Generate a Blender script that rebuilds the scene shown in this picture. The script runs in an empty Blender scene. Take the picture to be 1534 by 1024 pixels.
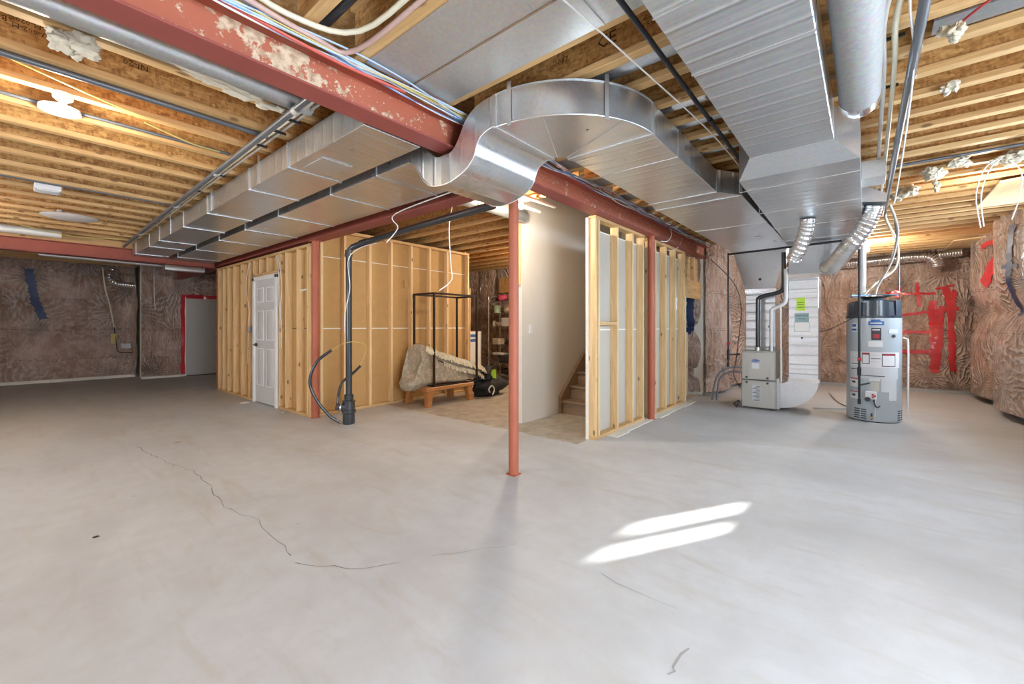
LE=dict(d1=65,d2=60,d3=150,d4=75,sun=26,b1=36,b2=18,b3=10,b4=14,b5=48,b6=50,b7=65,w=2.0,exp=0.8)
import bpy, bmesh, math, random
from mathutils import Vector, Matrix, noise
random.seed(7)
SC=bpy.context.scene
COL=SC.collection
PI=math.pi
# ------------------------------------------------------------------ materials
def newmat(name):
    m=bpy.data.materials.new(name); m.use_nodes=True
    nt=m.node_tree; nt.nodes.clear()
    out=nt.nodes.new('ShaderNodeOutputMaterial'); p=nt.nodes.new('ShaderNodeBsdfPrincipled')
    nt.links.new(p.outputs[0],out.inputs[0])
    return m,nt,p
class N:
    """tiny helper for node graphs"""
    def __init__(s,nt): s.nt=nt; s.tc=None
    def node(s,t,**k):
        n=s.nt.nodes.new(t)
        for a,b in k.items(): setattr(n,a,b)
        return n
    def lk(s,a,b): s.nt.links.new(a,b)
    def inp(s,sock,v):
        if hasattr(v,'is_output'): s.lk(v,sock)
        else: sock.default_value=v
    def obj(s):
        if not s.tc: s.tc=s.node('ShaderNodeTexCoord')
        return s.tc.outputs['Object']
    def mapping(s,sc=(1,1,1),loc=(0,0,0),rot=(0,0,0),vec=None):
        m=s.node('ShaderNodeMapping'); s.lk(vec or s.obj(),m.inputs[0])
        m.inputs['Scale'].default_value=sc; m.inputs['Rotation'].default_value=rot
        s.inp(m.inputs['Location'],loc)
        return m.outputs[0]
    def noise(s,vec,scale=5,detail=3,rough=.5,dist=0):
        n=s.node('ShaderNodeTexNoise'); s.lk(vec,n.inputs['Vector'])
        n.inputs['Scale'].default_value=scale; n.inputs['Detail'].default_value=detail
        n.inputs['Roughness'].default_value=rough; n.inputs['Distortion'].default_value=dist
        return n.outputs[0]
    def voro(s,vec,scale,feature='F1',out='Distance'):
        n=s.node('ShaderNodeTexVoronoi',feature=feature); s.lk(vec,n.inputs['Vector']); n.inputs['Scale'].default_value=scale
        return n.outputs[out]
    def ramp(s,fac,stops):
        r=s.node('ShaderNodeValToRGB'); s.lk(fac,r.inputs[0]); e=r.color_ramp.elements
        while len(e)<len(stops): e.new(.5)
        for i,(p,c) in enumerate(stops):
            e[i].position=p; e[i].color=(*c,1) if len(c)==3 else c
        return r.outputs[0]
    def mix(s,f,a,b,bt='MIX'):
        m=s.node('ShaderNodeMix',data_type='RGBA',blend_type=bt)
        s.inp(m.inputs[0],f); 
        for k,v in ((6,a),(7,b)):
            if hasattr(v,'is_output'): s.lk(v,m.inputs[k])
            else: m.inputs[k].default_value=(*v,1)
        return m.outputs[2]
    def math(s,op,a,b=0,c=0):
        m=s.node('ShaderNodeMath',operation=op); s.inp(m.inputs[0],a); s.inp(m.inputs[1],b); s.inp(m.inputs[2],c)
        return m.outputs[0]
    def bump(s,h,strength=.3,dist=.01,normal=None):
        b=s.node('ShaderNodeBump'); s.inp(b.inputs['Height'],h); b.inputs['Strength'].default_value=strength; b.inputs['Distance'].default_value=dist
        if normal: s.lk(normal,b.inputs['Normal'])
        return b.outputs[0]
    def sep(s,vec):
        x=s.node('ShaderNodeSeparateXYZ'); s.lk(vec,x.inputs[0]); return x.outputs
def plain(name,col,rough=.5,metal=0,bump=0,bs=60,var=.08,coat=0,emit=None,es=0,spec=.5):
    m,nt,p=newmat(name); n=N(nt)
    c=n.mix(n.noise(n.obj(),9,4,.6),tuple(x*(1-var) for x in col),tuple(min(1,x*(1+var)) for x in col))
    n.lk(c,p.inputs['Base Color']); p.inputs['Roughness'].default_value=rough; p.inputs['Metallic'].default_value=metal
    p.inputs['Coat Weight'].default_value=coat; p.inputs['Specular IOR Level'].default_value=spec
    if bump: n.lk(n.bump(n.noise(n.obj(),bs,3),bump,.005),p.inputs['Normal'])
    if emit:
        p.inputs['Emission Color'].default_value=(*emit,1); p.inputs['Emission Strength'].default_value=es
    return m
def wood(name,axis,base=(.68,.44,.20),dark=(.45,.25,.09),rough=.6,knots=True,rnd=True):
    m,nt,p=newmat(name); n=N(nt)
    sc=[14,14,14]; sc[axis]=.9
    vec=n.obj()
    if rnd:
        oi=n.node('ShaderNodeObjectInfo'); cx=n.node('ShaderNodeCombineXYZ')
        for i in range(3): n.lk(n.math('MULTIPLY',oi.outputs['Random'],31+7*i),cx.inputs[i])
        va=n.node('ShaderNodeVectorMath',operation='ADD'); n.lk(vec,va.inputs[0]); n.lk(cx.outputs[0],va.inputs[1]); vec=va.outputs[0]
    v=n.mapping(tuple(sc),vec=vec)
    g=n.noise(v,2.2,5,.6,.8)
    c=n.ramp(g,[(.3,dark),(.5,tuple(.5*(a+b) for a,b in zip(base,dark))),(.62,base),(.85,tuple(min(1,x*1.12) for x in base))])
    big=n.noise(vec,1.3,2); c=n.mix(n.math('MULTIPLY',big,.5),c,tuple(x*1.05 for x in base))
    if knots:
        ks=[9,9,9]; ks[axis]=4
        d=n.voro(n.mapping(tuple(ks),vec=vec),1.0)
        k=n.ramp(d,[(.09,(1,1,1)),(.16,(0,0,0))])
        c=n.mix(n.math('MULTIPLY',k,.75),c,(.13,.06,.02))
    n.lk(c,p.inputs['Base Color']); p.inputs['Roughness'].default_value=rough
    n.lk(n.bump(g,.15,.004),p.inputs['Normal'])
    return m
def osb(name,c1=(.25,.11,.03),c2=(.50,.26,.08),c3=(.68,.43,.17)):
    m,nt,p=newmat(name); n=N(nt)
    wv=n.noise(n.obj(),3,2,.5); 
    v=n.mapping((16,24,44)); vo=n.node('ShaderNodeTexVoronoi'); n.lk(v,vo.inputs['Vector']); vo.inputs['Scale'].default_value=1.6; vo.inputs['Randomness'].default_value=1
    s=n.sep(vo.outputs['Color'])
    v2=n.mapping((48,22,22),rot=(.3,.5,.8)); vo2=n.node('ShaderNodeTexVoronoi'); n.lk(v2,vo2.inputs['Vector']); vo2.inputs['Scale'].default_value=1.4
    s2=n.sep(vo2.outputs['Color'])
    f=n.math('ADD',n.math('MULTIPLY',s[0],.4),n.math('ADD',n.math('MULTIPLY',s2[1],.3),n.math('MULTIPLY',n.noise(n.mapping((3,20,20)),3,4),.4)))
    c=n.ramp(f,[(.25,c1),(.5,c2),(.8,c3)])
    c=n.mix(n.math('MULTIPLY',wv,.4),c,c2)
    n.lk(c,p.inputs['Base Color']); p.inputs['Roughness'].default_value=.65
    n.lk(n.bump(f,.2,.004),p.inputs['Normal'])
    return m
def galv(name,axis=None,col=(.74,.76,.78),rough=.29,wave=24,amp=.30,dull=0):
    m,nt,p=newmat(name); n=N(nt)
    sp=n.noise(n.obj(),2.2,3,.6); fine=n.voro(n.obj(),70,out='Color')
    c=n.mix(sp,tuple(x*.86 for x in col),col); c=n.mix(.08,c,fine)
    n.lk(c,p.inputs['Base Color']); p.inputs['Metallic'].default_value=.92-dull
    n.lk(n.math('ADD',n.math('MULTIPLY',sp,.16),rough-.07),p.inputs['Roughness'])
    h=n.math('MULTIPLY',n.noise(n.obj(),1.3,0,.5),.28)
    if axis is not None:
        s=n.sep(n.obj())[axis]
        w=n.math('POWER',n.math('ABSOLUTE',n.math('SINE',n.math('MULTIPLY',s,wave))),24)
        h=n.math('ADD',h,n.math('MULTIPLY',w,amp))
        sc=[.35,.35,.35]; sc[axis]=13
        h=n.math('ADD',h,n.math('MULTIPLY',n.noise(n.mapping(tuple(sc)),1.6,2,.5),.30))
    n.lk(n.bump(h,.75,.012),p.inputs['Normal'])
    return m
def concrete():
    m,nt,p=newmat('painted_concrete'); n=N(nt)
    o=n.obj(); a=n.noise(n.mapping((1,.55,1),rot=(0,0,.5)),1.1,6,.6,.6); b=n.noise(o,6,6,.65); d=n.noise(n.mapping((2.4,.5,1),rot=(0,0,-.7)),2,5,.6,1.2)
    c=n.ramp(a,[(.3,(.48,.49,.49)),(.5,(.56,.575,.58)),(.7,(.61,.625,.635))])
    c=n.mix(n.ramp(b,[(.35,(.35,.35,.35)),(.6,(0,0,0))]),c,(.44,.43,.41))
    c=n.mix(n.ramp(d,[(.54,(0,0,0)),(.74,(.55,.55,.55))]),c,(.46,.42,.35))
    # unpainted slab in the store room and at the stair foot
    s=n.sep(o)
    mk=n.math('MULTIPLY',n.math('GREATER_THAN',n.math('ADD',s[0],n.math('MULTIPLY',b,.2)),3.9),n.math('GREATER_THAN',n.math('ADD',s[1],n.math('MULTIPLY',b,.08)),2.34))
    raw=n.ramp(n.noise(o,5,6,.7),[(.35,(.30,.25,.18)),(.5,(.42,.36,.27)),(.65,(.52,.47,.38))])
    c=n.mix(n.math('MULTIPLY',mk,.85),c,raw)
    # small dark specks and scuffs
    sp=n.ramp(n.voro(o,2.3),[(.012,(1,1,1)),(.03,(0,0,0))]); c=n.mix(n.math('MULTIPLY',sp,.6),c,(.12,.11,.1))
    n.lk(c,p.inputs['Base Color']); n.lk(n.math('ADD',n.math('MULTIPLY',b,.25),.38),p.inputs['Roughness'])
    n.lk(n.bump(n.math('ADD',n.noise(o,40,4),n.math('MULTIPLY',d,1.5)),.12,.006),p.inputs['Normal'])
    return m
def poly_insul(name,base=(.50,.33,.245),pale=(.80,.61,.52),dark=(.23,.135,.09),horiz=0):
    """fibreglass batts under clear poly: radiating creases, printed dashes. horiz: index of the horizontal axis"""
    m,nt,p=newmat(name); n=N(nt); o=n.obj()
    c=n.ramp(n.noise(o,1.5,5,.65,.5),[(.3,dark),(.48,base),(.7,pale)])
    c=n.mix(n.math('MULTIPLY',n.noise(o,14,3),.35),c,dark)
    s=n.sep(o)
    # printed dashes
    wob=n.math('ADD',s[2],n.math('MULTIPLY',n.noise(n.mapping((1,1,.1)),1.2,2),.18))
    md=n.math('FLOORED_MODULO',wob,.62) if False else n.math('MODULO',n.math('ADD',wob,10),.66)
    band=n.math('MULTIPLY',n.math('LESS_THAN',md,.014),n.math('LESS_THAN',n.math('MODULO',n.math('ADD',s[horiz],20),.12),.085))
    band2=n.math('MULTIPLY',n.math('LESS_THAN',n.math('ABSOLUTE',n.math('SUBTRACT',md,.04)),.006),n.math('LESS_THAN',n.math('MODULO',n.math('ADD',s[horiz],20.05),.15),.08))
    c=n.mix(n.math('MULTIPLY',n.math('MAXIMUM',band,band2),.55),c,(.02,.015,.02))
    n.lk(c,p.inputs['Base Color']); p.inputs['Roughness'].default_value=.5
    p.inputs['Coat Weight'].default_value=1.0; p.inputs['Coat Roughness'].default_value=.085; p.inputs['Coat IOR'].default_value=2.0
    # fan creases around staple points
    def fan(scale,cnt,offs):
        v=n.mapping((1,1,1),loc=offs)
        vo=n.node('ShaderNodeTexVoronoi'); n.lk(v,vo.inputs['Vector']); vo.inputs['Scale'].default_value=scale; vo.inputs['Randomness'].default_value=.9
        df=n.node('ShaderNodeVectorMath',operation='SUBTRACT'); n.lk(v,df.inputs[0]); n.lk(vo.outputs['Position'],df.inputs[1])
        q=n.sep(df.outputs[0])
        an=n.math('ARCTAN2',q[2],q[horiz])
        an=n.math('ADD',an,n.math('MULTIPLY',n.noise(v,2.2,3),1.1))
        w=n.math('POWER',n.math('ABSOLUTE',n.math('SINE',n.math('MULTIPLY',an,cnt))),5.0); mk=n.ramp(n.noise(v,1.1,2),[(.44,(0,0,0)),(.56,(1,1,1))]); w=n.math('MULTIPLY',w,mk)
        fall=n.math('MULTIPLY',n.math('SUBTRACT',1.0,n.math('MINIMUM',n.math('MULTIPLY',vo.outputs['Distance'],1.05),1.0)),1.0)
        return n.math('MULTIPLY',w,fall)
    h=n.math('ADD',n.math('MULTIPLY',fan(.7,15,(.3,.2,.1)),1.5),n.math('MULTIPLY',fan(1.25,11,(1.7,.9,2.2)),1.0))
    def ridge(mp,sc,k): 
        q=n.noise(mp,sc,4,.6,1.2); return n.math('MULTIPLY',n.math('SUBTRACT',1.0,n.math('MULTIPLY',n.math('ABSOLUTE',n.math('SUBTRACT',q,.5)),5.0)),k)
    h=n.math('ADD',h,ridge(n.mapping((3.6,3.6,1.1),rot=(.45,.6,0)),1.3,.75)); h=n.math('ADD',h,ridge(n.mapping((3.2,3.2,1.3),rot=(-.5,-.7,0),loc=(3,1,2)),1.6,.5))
    fold_glint=n.ramp(n.math('MULTIPLY',h,.5),[(.45,(0,0,0)),(.85,(.55,.55,.55))]); c2=n.mix(fold_glint,c,(.86,.78,.72)); n.lk(c2,p.inputs['Base Color'])  # whitened film creases, with bright highlight streaks painted into the colour
    nb=n.bump(h,1.0,.11); n.lk(nb,p.inputs['Coat Normal']); 
    n.lk(n.bump(h,.8,.06),p.inputs['Normal'])
    return m
def red_steel(name,flake=.0,axis=0,col=(.33,.085,.055)):
    m,nt,p=newmat(name); n=N(nt); o=n.obj()
    c=n.mix(n.noise(o,3,4),tuple(x*.75 for x in col),tuple(x*1.2 for x in col))
    if flake:
        s=n.sep(o)
        f=n.noise(o,9,8,.72); sm=n.noise(o,2.0,2)
        near=n.math('MULTIPLY',n.math('SUBTRACT',1.0,n.math('MINIMUM',n.math('ABSOLUTE',n.math('MULTIPLY',n.math('ADD',s[0],1.62),2.6)),1.0)),.17)
        zz=n.math('MULTIPLY',n.math('SUBTRACT',.09,s[2]),.5)
        v=n.math('ADD',n.math('ADD',f,near),n.math('MULTIPLY',zz,flake))
        fl=n.ramp(v,[(.585,(0,0,0)),(.60,(1,1,1))])
        spk=n.ramp(n.voro(o,38),[(.16,(1,1,1)),(.22,(0,0,0))]); spk=n.math('MULTIPLY',spk,n.ramp(n.noise(o,7,3),[(.43,(0,0,0)),(.5,(1,1,1))]))
        spk=n.math('MULTIPLY',spk,n.math('GREATER_THAN',s[0],-1.9))
        fl=n.math('MAXIMUM',fl,spk)
        beige=n.ramp(n.noise(o,30,4),[(.35,(.42,.27,.17)),(.6,(.66,.52,.36))])
        c=n.mix(fl,c,beige)
    n.lk(c,p.inputs['Base Color']); p.inputs['Roughness'].default_value=.55
    n.lk(n.bump(n.noise(o,25,4),.15,.004),p.inputs['Normal'])
    return m
M={}
M['conc']=concrete()
M['wx']=wood('spruce_along_x',0); M['wy']=wood('spruce_along_y',1); M['wz']=wood('spruce_along_z',2,base=(.80,.56,.29),dark=(.58,.36,.15))
M['osb']=osb('osb_web'); M['osbc']=osb('osb_subfloor',(.36,.18,.06),(.55,.31,.11),(.68,.44,.2))
M['ply']=wood('pale_plywood',0,base=(.80,.58,.31),dark=(.66,.43,.2),knots=False)
M['gx']=galv('galvanised_x',0); M['gy']=galv('galvanised_y',1); M['gz']=galv('galvanised_z',2,amp=.3,rough=.33); M['g']=galv('galvanised'); M['gd']=galv('galvanised_dull',None,(.56,.59,.61),.42)
M['gflat']=galv('galvanised_panning',None,(.72,.72,.69),.46)
M['cleat']=plain('cleat_metal',(.62,.62,.61),.38,.85)
M['foil']=galv('foil_tape',None,(.86,.86,.86),.2); 
M['flex']=galv('flex_foil',None,(.84,.84,.84),.22)
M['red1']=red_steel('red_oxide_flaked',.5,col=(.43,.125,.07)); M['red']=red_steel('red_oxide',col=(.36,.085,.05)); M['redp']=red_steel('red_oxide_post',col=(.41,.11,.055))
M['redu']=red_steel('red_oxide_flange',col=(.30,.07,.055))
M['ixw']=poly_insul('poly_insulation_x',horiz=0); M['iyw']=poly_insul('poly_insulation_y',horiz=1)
M['tan']=plain('drywall_paper_back',(.52,.315,.12),.85,var=.12)
M['dwback']=plain('drywall_grey_back',(.50,.455,.385),.85,var=.06)
M['paint']=plain('cream_paint',(.70,.655,.575),.55,var=.03)
M['joint']=plain('drywall_edge',(.82,.78,.68),.7)
M['white']=plain('white_paint',(.80,.80,.79),.4,var=.03)
M['doorw']=plain('door_white',(.60,.60,.595),.42,var=.03)
M['doorg']=plain('door_grey',(.50,.49,.46),.4,var=.04)
M['black']=plain('black_plastic',(.018,.018,.02),.32)
M['abs']=plain('black_abs_pipe',(.03,.035,.04),.25,coat=.3)
M['dgrey']=plain('dark_grey_pipe',(.12,.13,.145),.35,.2)
M['iron']=plain('black_iron',(.025,.025,.03),.5,.4)
M['pvc']=plain('white_pvc',(.80,.80,.78),.3)
M['pex']=plain('cream_pex',(.72,.68,.52),.35); M['pexr']=plain('pink_grey_pex',(.56,.38,.33),.4); M['pexg']=plain('grey_pex',(.50,.48,.44),.35)
M['wirew']=plain('wire_white',(.80,.78,.75),.45); M['wireb']=plain('wire_blue',(.16,.32,.60),.45); M['wirey']=plain('wire_yellow',(.62,.50,.16),.5); M['wirer']=plain('wire_red',(.62,.12,.09),.45); M['wirek']=plain('wire_black',(.03,.03,.03),.5); M['wirel']=plain('wire_lightblue',(.45,.60,.80),.45)
M['tufts']=plain('mineral_tuft',(.72,.66,.52),.95,bump=.8,bs=30,var=.15)
M['tape_r']=plain('red_tape',(.60,.03,.04),.28,var=.35,bump=1,bs=30,coat=1)
M['tape_b']=plain('navy_tape',(.012,.03,.10),.5,var=.5,bump=.8,bs=30)
M['steel']=plain('furnace_grey',(.50,.485,.44),.38,.35,var=.03); M['steeld']=plain('furnace_seam',(.10,.10,.10),.5,.3)
M['screw']=plain('screw_dark',(.08,.08,.08),.4,.6)
M['tankg']=plain('tank_grey',(.44,.50,.54),.3,var=.02,coat=.4); M['capk']=plain('tank_cap',(.035,.05,.07),.3,coat=.3)
M['label']=plain('paper_label',(.74,.76,.78),.5,var=.04); M['labelg']=plain('faded_label',(.60,.63,.66),.5); M['ink']=plain('print_ink',(.05,.05,.06),.6); M['inkr']=plain('print_red',(.45,.03,.04),.5); M['inkb']=plain('print_blue',(.03,.13,.38),.4)
M['lime']=plain('lime_sticker',(.50,.78,.05),.5); M['teal']=plain('teal_label',(.30,.45,.45),.5)
M['stair']=wood('brown_stair_wood',1,base=(.30,.20,.125),dark=(.18,.115,.07),rough=.4,knots=False)
M['stool']=wood('stool_wood',0,base=(.42,.18,.055),dark=(.25,.09,.025),rough=.45,knots=False)
M['bframe']=plain('dark_bronze_frame',(.03,.02,.018),.4,.5)
M['chrome']=plain('chrome_wire',(.62,.62,.62),.25,.9)
M['bag']=plain('black_fabric',(.015,.016,.018),.7,bump=.3)
M['boxg']=plain('grey_carton',(.40,.42,.44),.6); M['boxw']=plain('white_carton',(.66,.66,.66),.6); M['orange']=plain('orange_print',(.75,.28,.1),.6)
M['jar']=plain('green_bucket',(.38,.52,.38),.5); M['pink']=plain('pink_cloth',(.62,.08,.17),.8); M['binw']=plain('white_bin',(.60,.60,.56),.5); M['beige']=plain('beige_sack',(.50,.42,.32),.8); M['dark']=plain('dark_item',(.05,.045,.045),.6)
M['disc']=plain('lamp_disc_white',(.74,.73,.74),.4); M['brass']=plain('brass',(.5,.35,.12),.3,.9)
M['bulb']=plain('bulb_glow',(1,1,1),.3,emit=(1,.86,.62),es=60)
M['wfoil']=plain('white_duct',(.78,.77,.75),.4,.2)
m,nt,p=newmat('rug_fabric'); n=N(nt); o=n.obj()
bg=n.ramp(n.noise(o,22,4),[(.35,(.33,.27,.19)),(.65,(.47,.40,.29))])
d=n.voro(n.mapping((1,.5,1)),6.0); ring=n.math('MULTIPLY',n.math('LESS_THAN',n.math('ABSOLUTE',n.math('SUBTRACT',n.math('ADD',d,n.math('MULTIPLY',n.noise(o,26,3),.18)),.36)),.045),.8)
ctr=n.math('LESS_THAN',d,.13)
c=n.mix(n.math('MAXIMUM',ring,n.math('MULTIPLY',ctr,.7)),bg,(.66,.48,.33)); n.lk(c,p.inputs['Base Color']); p.inputs['Roughness'].default_value=.9
n.lk(n.bump(n.noise(o,90,3),.6,.006),p.inputs['Normal']); M['rug']=m
M['fringe']=plain('rug_fringe',(.74,.66,.48),.95,bump=.8,bs=60,var=.2)
m,nt,p=newmat('window_glass'); n=N(nt)
tr=n.node('ShaderNodeBsdfTransparent'); gl=n.node('ShaderNodeBsdfGlossy'); gl.inputs['Roughness'].default_value=.02
ms=n.node('ShaderNodeMixShader'); ms.inputs[0].default_value=.07; n.lk(tr.outputs[0],ms.inputs[1]); n.lk(gl.outputs[0],ms.inputs[2])
n.lk(ms.outputs[0],[x for x in nt.nodes if x.type=='OUTPUT_MATERIAL'][0].inputs[0]); M['glass']=m
# ------------------------------------------------------------------ object helpers
def wloc(o):
    v=Vector((0,0,0))
    while o is not None: v+=o.location; o=o.parent
    return v
def tag(o,label=None,cat=None,group=None,kind=None):
    if label: o['label']=label
    if cat: o['category']=cat
    if group: o['group']=group
    if kind: o['kind']=kind
    return o
def root(name,loc,label=None,cat=None,group=None,kind=None):
    o=bpy.data.objects.new(name,None); COL.objects.link(o); o.location=loc; o.empty_display_size=.1
    return tag(o,label,cat,group,kind)
def finish(name,bm,mat,parent=None,label=None,cat=None,group=None,kind=None,ang=32):
    bmesh.ops.recalc_face_normals(bm,faces=bm.faces[:])
    for f in bm.faces: f.smooth=True
    xs=[v.co for v in bm.verts]
    if parent is not None: off=wloc(parent)
    else:
        lo=Vector([min(c[i] for c in xs) for i in range(3)]); hi=Vector([max(c[i] for c in xs) for i in range(3)])
        off=Vector(((lo.x+hi.x)/2,(lo.y+hi.y)/2,lo.z))
        if kind=='structure': off=Vector((0,0,0))
    bmesh.ops.translate(bm,verts=bm.verts[:],vec=-off)
    me=bpy.data.meshes.new(name); bm.to_mesh(me); bm.free()
    mats=mat if isinstance(mat,(list,tuple)) else [mat]
    for q in mats: me.materials.append(M[q] if isinstance(q,str) else q)
    me.set_sharp_from_angle(angle=math.radians(ang))
    o=bpy.data.objects.new(name,me); COL.objects.link(o)
    if parent is not None: o.parent=parent
    else: o.location=off
    return tag(o,label,cat,group,kind)
def B(): return bmesh.new()
def bx(bm,lo,hi,bev=0,mi=0):
    vs=[bm.verts.new((x,y,z)) for z in (lo[2],hi[2]) for y in (lo[1],hi[1]) for x in (lo[0],hi[0])]
    fs=[bm.faces.new([vs[i] for i in q]) for q in ((0,2,3,1),(4,5,7,6),(0,1,5,4),(2,6,7,3),(0,4,6,2),(1,3,7,5))]
    for f in fs: f.material_index=mi
    if bev:
        es=list({e for f in fs for e in f.edges})
        bmesh.ops.bevel(bm,geom=es,offset=bev,segments=1,affect='EDGES')
    return vs
def box(name,lo,hi,mat,parent=None,bev=0,**k):
    bm=B(); bx(bm,lo,hi,bev); return finish(name,bm,mat,parent,**k)
def hexa(bm,a,b,mi=0):
    """solid between two quads a and b (lists of 4 points)"""
    va=[bm.verts.new(p) for p in a]; vb=[bm.verts.new(p) for p in b]
    bm.faces.new(va[::-1]).material_index=mi; bm.faces.new(vb).material_index=mi
    for i in range(4): bm.faces.new((va[i],va[(i+1)%4],vb[(i+1)%4],vb[i])).material_index=mi
def smoothpts(P,k=6):
    P=[Vector(p) for p in P]
    if len(P)<3: return P
    out=[]
    for i in range(len(P)-1):
        p0=P[max(i-1,0)];p1=P[i];p2=P[i+1];p3=P[min(i+2,len(P)-1)]
        for j in range(k):
            t=j/k
            out.append(.5*((2*p1)+(p2-p0)*t+(2*p0-5*p1+4*p2-p3)*t*t+(3*p1-p0-3*p2+p3)*t**3))
    return out+[P[-1]]
def tube(bm,pts,r,seg=12,smooth=0,cap=True,rf=None,mi=0):
    pts=smoothpts(pts,smooth) if smooth else [Vector(p) for p in pts]
    rings=[]; up=None
    for i,p in enumerate(pts):
        d=(pts[min(i+1,len(pts)-1)]-pts[max(i-1,0)]).normalized()
        if up is None: up=d.orthogonal().normalized()
        else:
            up=(up-d*up.dot(d)); up=up.normalized() if up.length>1e-6 else d.orthogonal().normalized()
        s=d.cross(up); rr=rf(i,len(pts))*r if rf else r
        rings.append([bm.verts.new(p+rr*(math.cos(2*PI*k/seg)*up+math.sin(2*PI*k/seg)*s)) for k in range(seg)])
    for a,b in zip(rings,rings[1:]):
        for k in range(seg): bm.faces.new((a[k],a[(k+1)%seg],b[(k+1)%seg],b[k])).material_index=mi
    if cap:
        bm.faces.new(rings[0][::-1]).material_index=mi; bm.faces.new(rings[-1]).material_index=mi
def pipe(name,pts,r,mat,parent=None,seg=12,smooth=0,rf=None,**k):
    bm=B(); tube(bm,pts,r,seg,smooth,rf=rf); return finish(name,bm,mat,parent,ang=50,**k)
def lathe(bm,c,prof,seg=32,axis='z',mi=0):
    rings=[]
    for r,h in prof:
        ring=[]
        for k in range(seg):
            a=2*PI*k/seg; x,y=r*math.cos(a),r*math.sin(a)
            q={'z':(x,y,h),'x':(h,x,y),'y':(x,h,y)}[axis]
            ring.append(bm.verts.new((c[0]+q[0],c[1]+q[1],c[2]+q[2])))
        rings.append(ring)
    for a,b in zip(rings,rings[1:]):
        for k in range(seg): bm.faces.new((a[k],a[(k+1)%seg],b[(k+1)%seg],b[k])).material_index=mi
    bm.faces.new(rings[0][::-1]).material_index=mi; bm.faces.new(rings[-1]).material_index=mi
def blob(bm,c,s,seed=0,rough=.5,sub=3):
    r=bmesh.ops.create_icosphere(bm,subdivisions=sub,radius=1)
    for v in r['verts']:
        n_=noise.noise(v.co*1.7+Vector((seed*3.1,seed,0)))+.6*noise.noise(v.co*4+Vector((seed,0,seed)))
        q=v.co*(1+rough*n_); v.co=Vector((c[0]+q.x*s[0],c[1]+q.y*s[1],c[2]+q.z*s[2]))
def copy_tree(o,parent=None):
    c=o.copy(); COL.objects.link(c); c.parent=parent
    for ch in o.children: copy_tree(ch,c)
    return c
def text(name,s,size,mw,mat,parent,ext=.0008,sx=1):
    cu=bpy.data.curves.new(name,'FONT'); cu.body=s; cu.size=size; cu.extrude=ext; cu.resolution_u=2; cu.align_x='CENTER'; cu.align_y='CENTER'
    t=bpy.data.objects.new(name+'_src',cu); COL.objects.link(t)
    me=bpy.data.meshes.new_from_object(t.evaluated_get(bpy.context.evaluated_depsgraph_get()))
    bpy.data.objects.remove(t); bpy.data.curves.remove(cu)
    me.transform(Matrix.Diagonal((sx,1,1,1))); me.transform(Matrix.Translation(-wloc(parent))@mw)
    me.materials.clear(); me.materials.append(M[mat])
    o=bpy.data.objects.new(name,me); COL.objects.link(o); o.parent=parent
    return o
def face_mw(loc,right,up):
    r=Vector(right).normalized(); u=Vector(up).normalized(); w=r.cross(u)
    m=Matrix((r,u,w)).transposed().to_4x4(); m.translation=Vector(loc); return m
# ------------------------------------------------------------------ the setting
JB=2.655; FLOOR_T=2.957; YN=-1.75; XL=-3.0; XM=8.0; XR=11.25; YF=13.8
bm=B(); bx(bm,(XL-.2,YN-.2,-.2),(XR+.3,YF+.2,0)); floor=finish('floor',bm,'conc',kind='structure')
bm=B()
bx(bm,(XL-.2,YN-.2,FLOOR_T),(4.2,YF+.2,FLOOR_T+.03)); bx(bm,(4.2,YN-.2,FLOOR_T),(XR+.3,2.22,FLOOR_T+.03)); bx(bm,(4.2,3.36,FLOOR_T),(XR+.3,YF+.2,FLOOR_T+.03)); bx(bm,(7.0,2.22,FLOOR_T),(XR+.3,3.36,FLOOR_T+.03))
finish('ceiling',bm,'osbc',kind='structure')
def crackmesh(pts,w):
    bm=B(); pts=[Vector((x,y,0)) for x,y in pts]; P=[]
    for a,b in zip(pts,pts[1:]):
        n_=max(2,int((b-a).length/.07))
        for i in range(n_):
            q=a.lerp(b,i/n_); P.append(q+Vector((random.uniform(-.014,.014),random.uniform(-.014,.014),0)))
    P.append(pts[-1]); L=[]
    for i,q in enumerate(P):
        d=(P[min(i+1,len(P)-1)]-P[max(0,i-1)]).normalized(); s=Vector((-d.y,d.x,0)); ww=w*random.uniform(.3,1)
        L.append((bm.verts.new((q.x-s.x*ww,q.y-s.y*ww,.0012)),bm.verts.new((q.x+s.x*ww,q.y+s.y*ww,.0012))))
    for a,b in zip(L,L[1:]): bm.faces.new((a[0],a[1],b[1],b[0]))
    return bm
M['crk']=plain('crack_dark',(.17,.16,.15),.9); M['crk2']=plain('crack_faint',(.33,.32,.31),.9)
for pts,w,mm in (([(.85,5.7),(.91,4.9),(1.01,4.36),(.99,3.77),(.936,3.32),(1.014,2.95),(1.0,2.73),(.997,2.465),(.97,2.35)],.0030,'crk'),
              ([(.952,2.27),(1.1,2.0),(1.307,1.85)],.0028,'crk'),([(1.45,1.76),(1.546,1.70),(1.824,1.51)],.0018,'crk2'),([(1.887,1.006),(1.854,.786),(1.859,.624)],.002,'crk2'),([(1.667,.51),(1.531,.525),(1.487,.533)],.004,'crk2')):
    finish('floor_crack',crackmesh(pts,w),mm,floor,label='thin dark hairline crack' if mm=='crk' else 'faint hairline crack')
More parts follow.
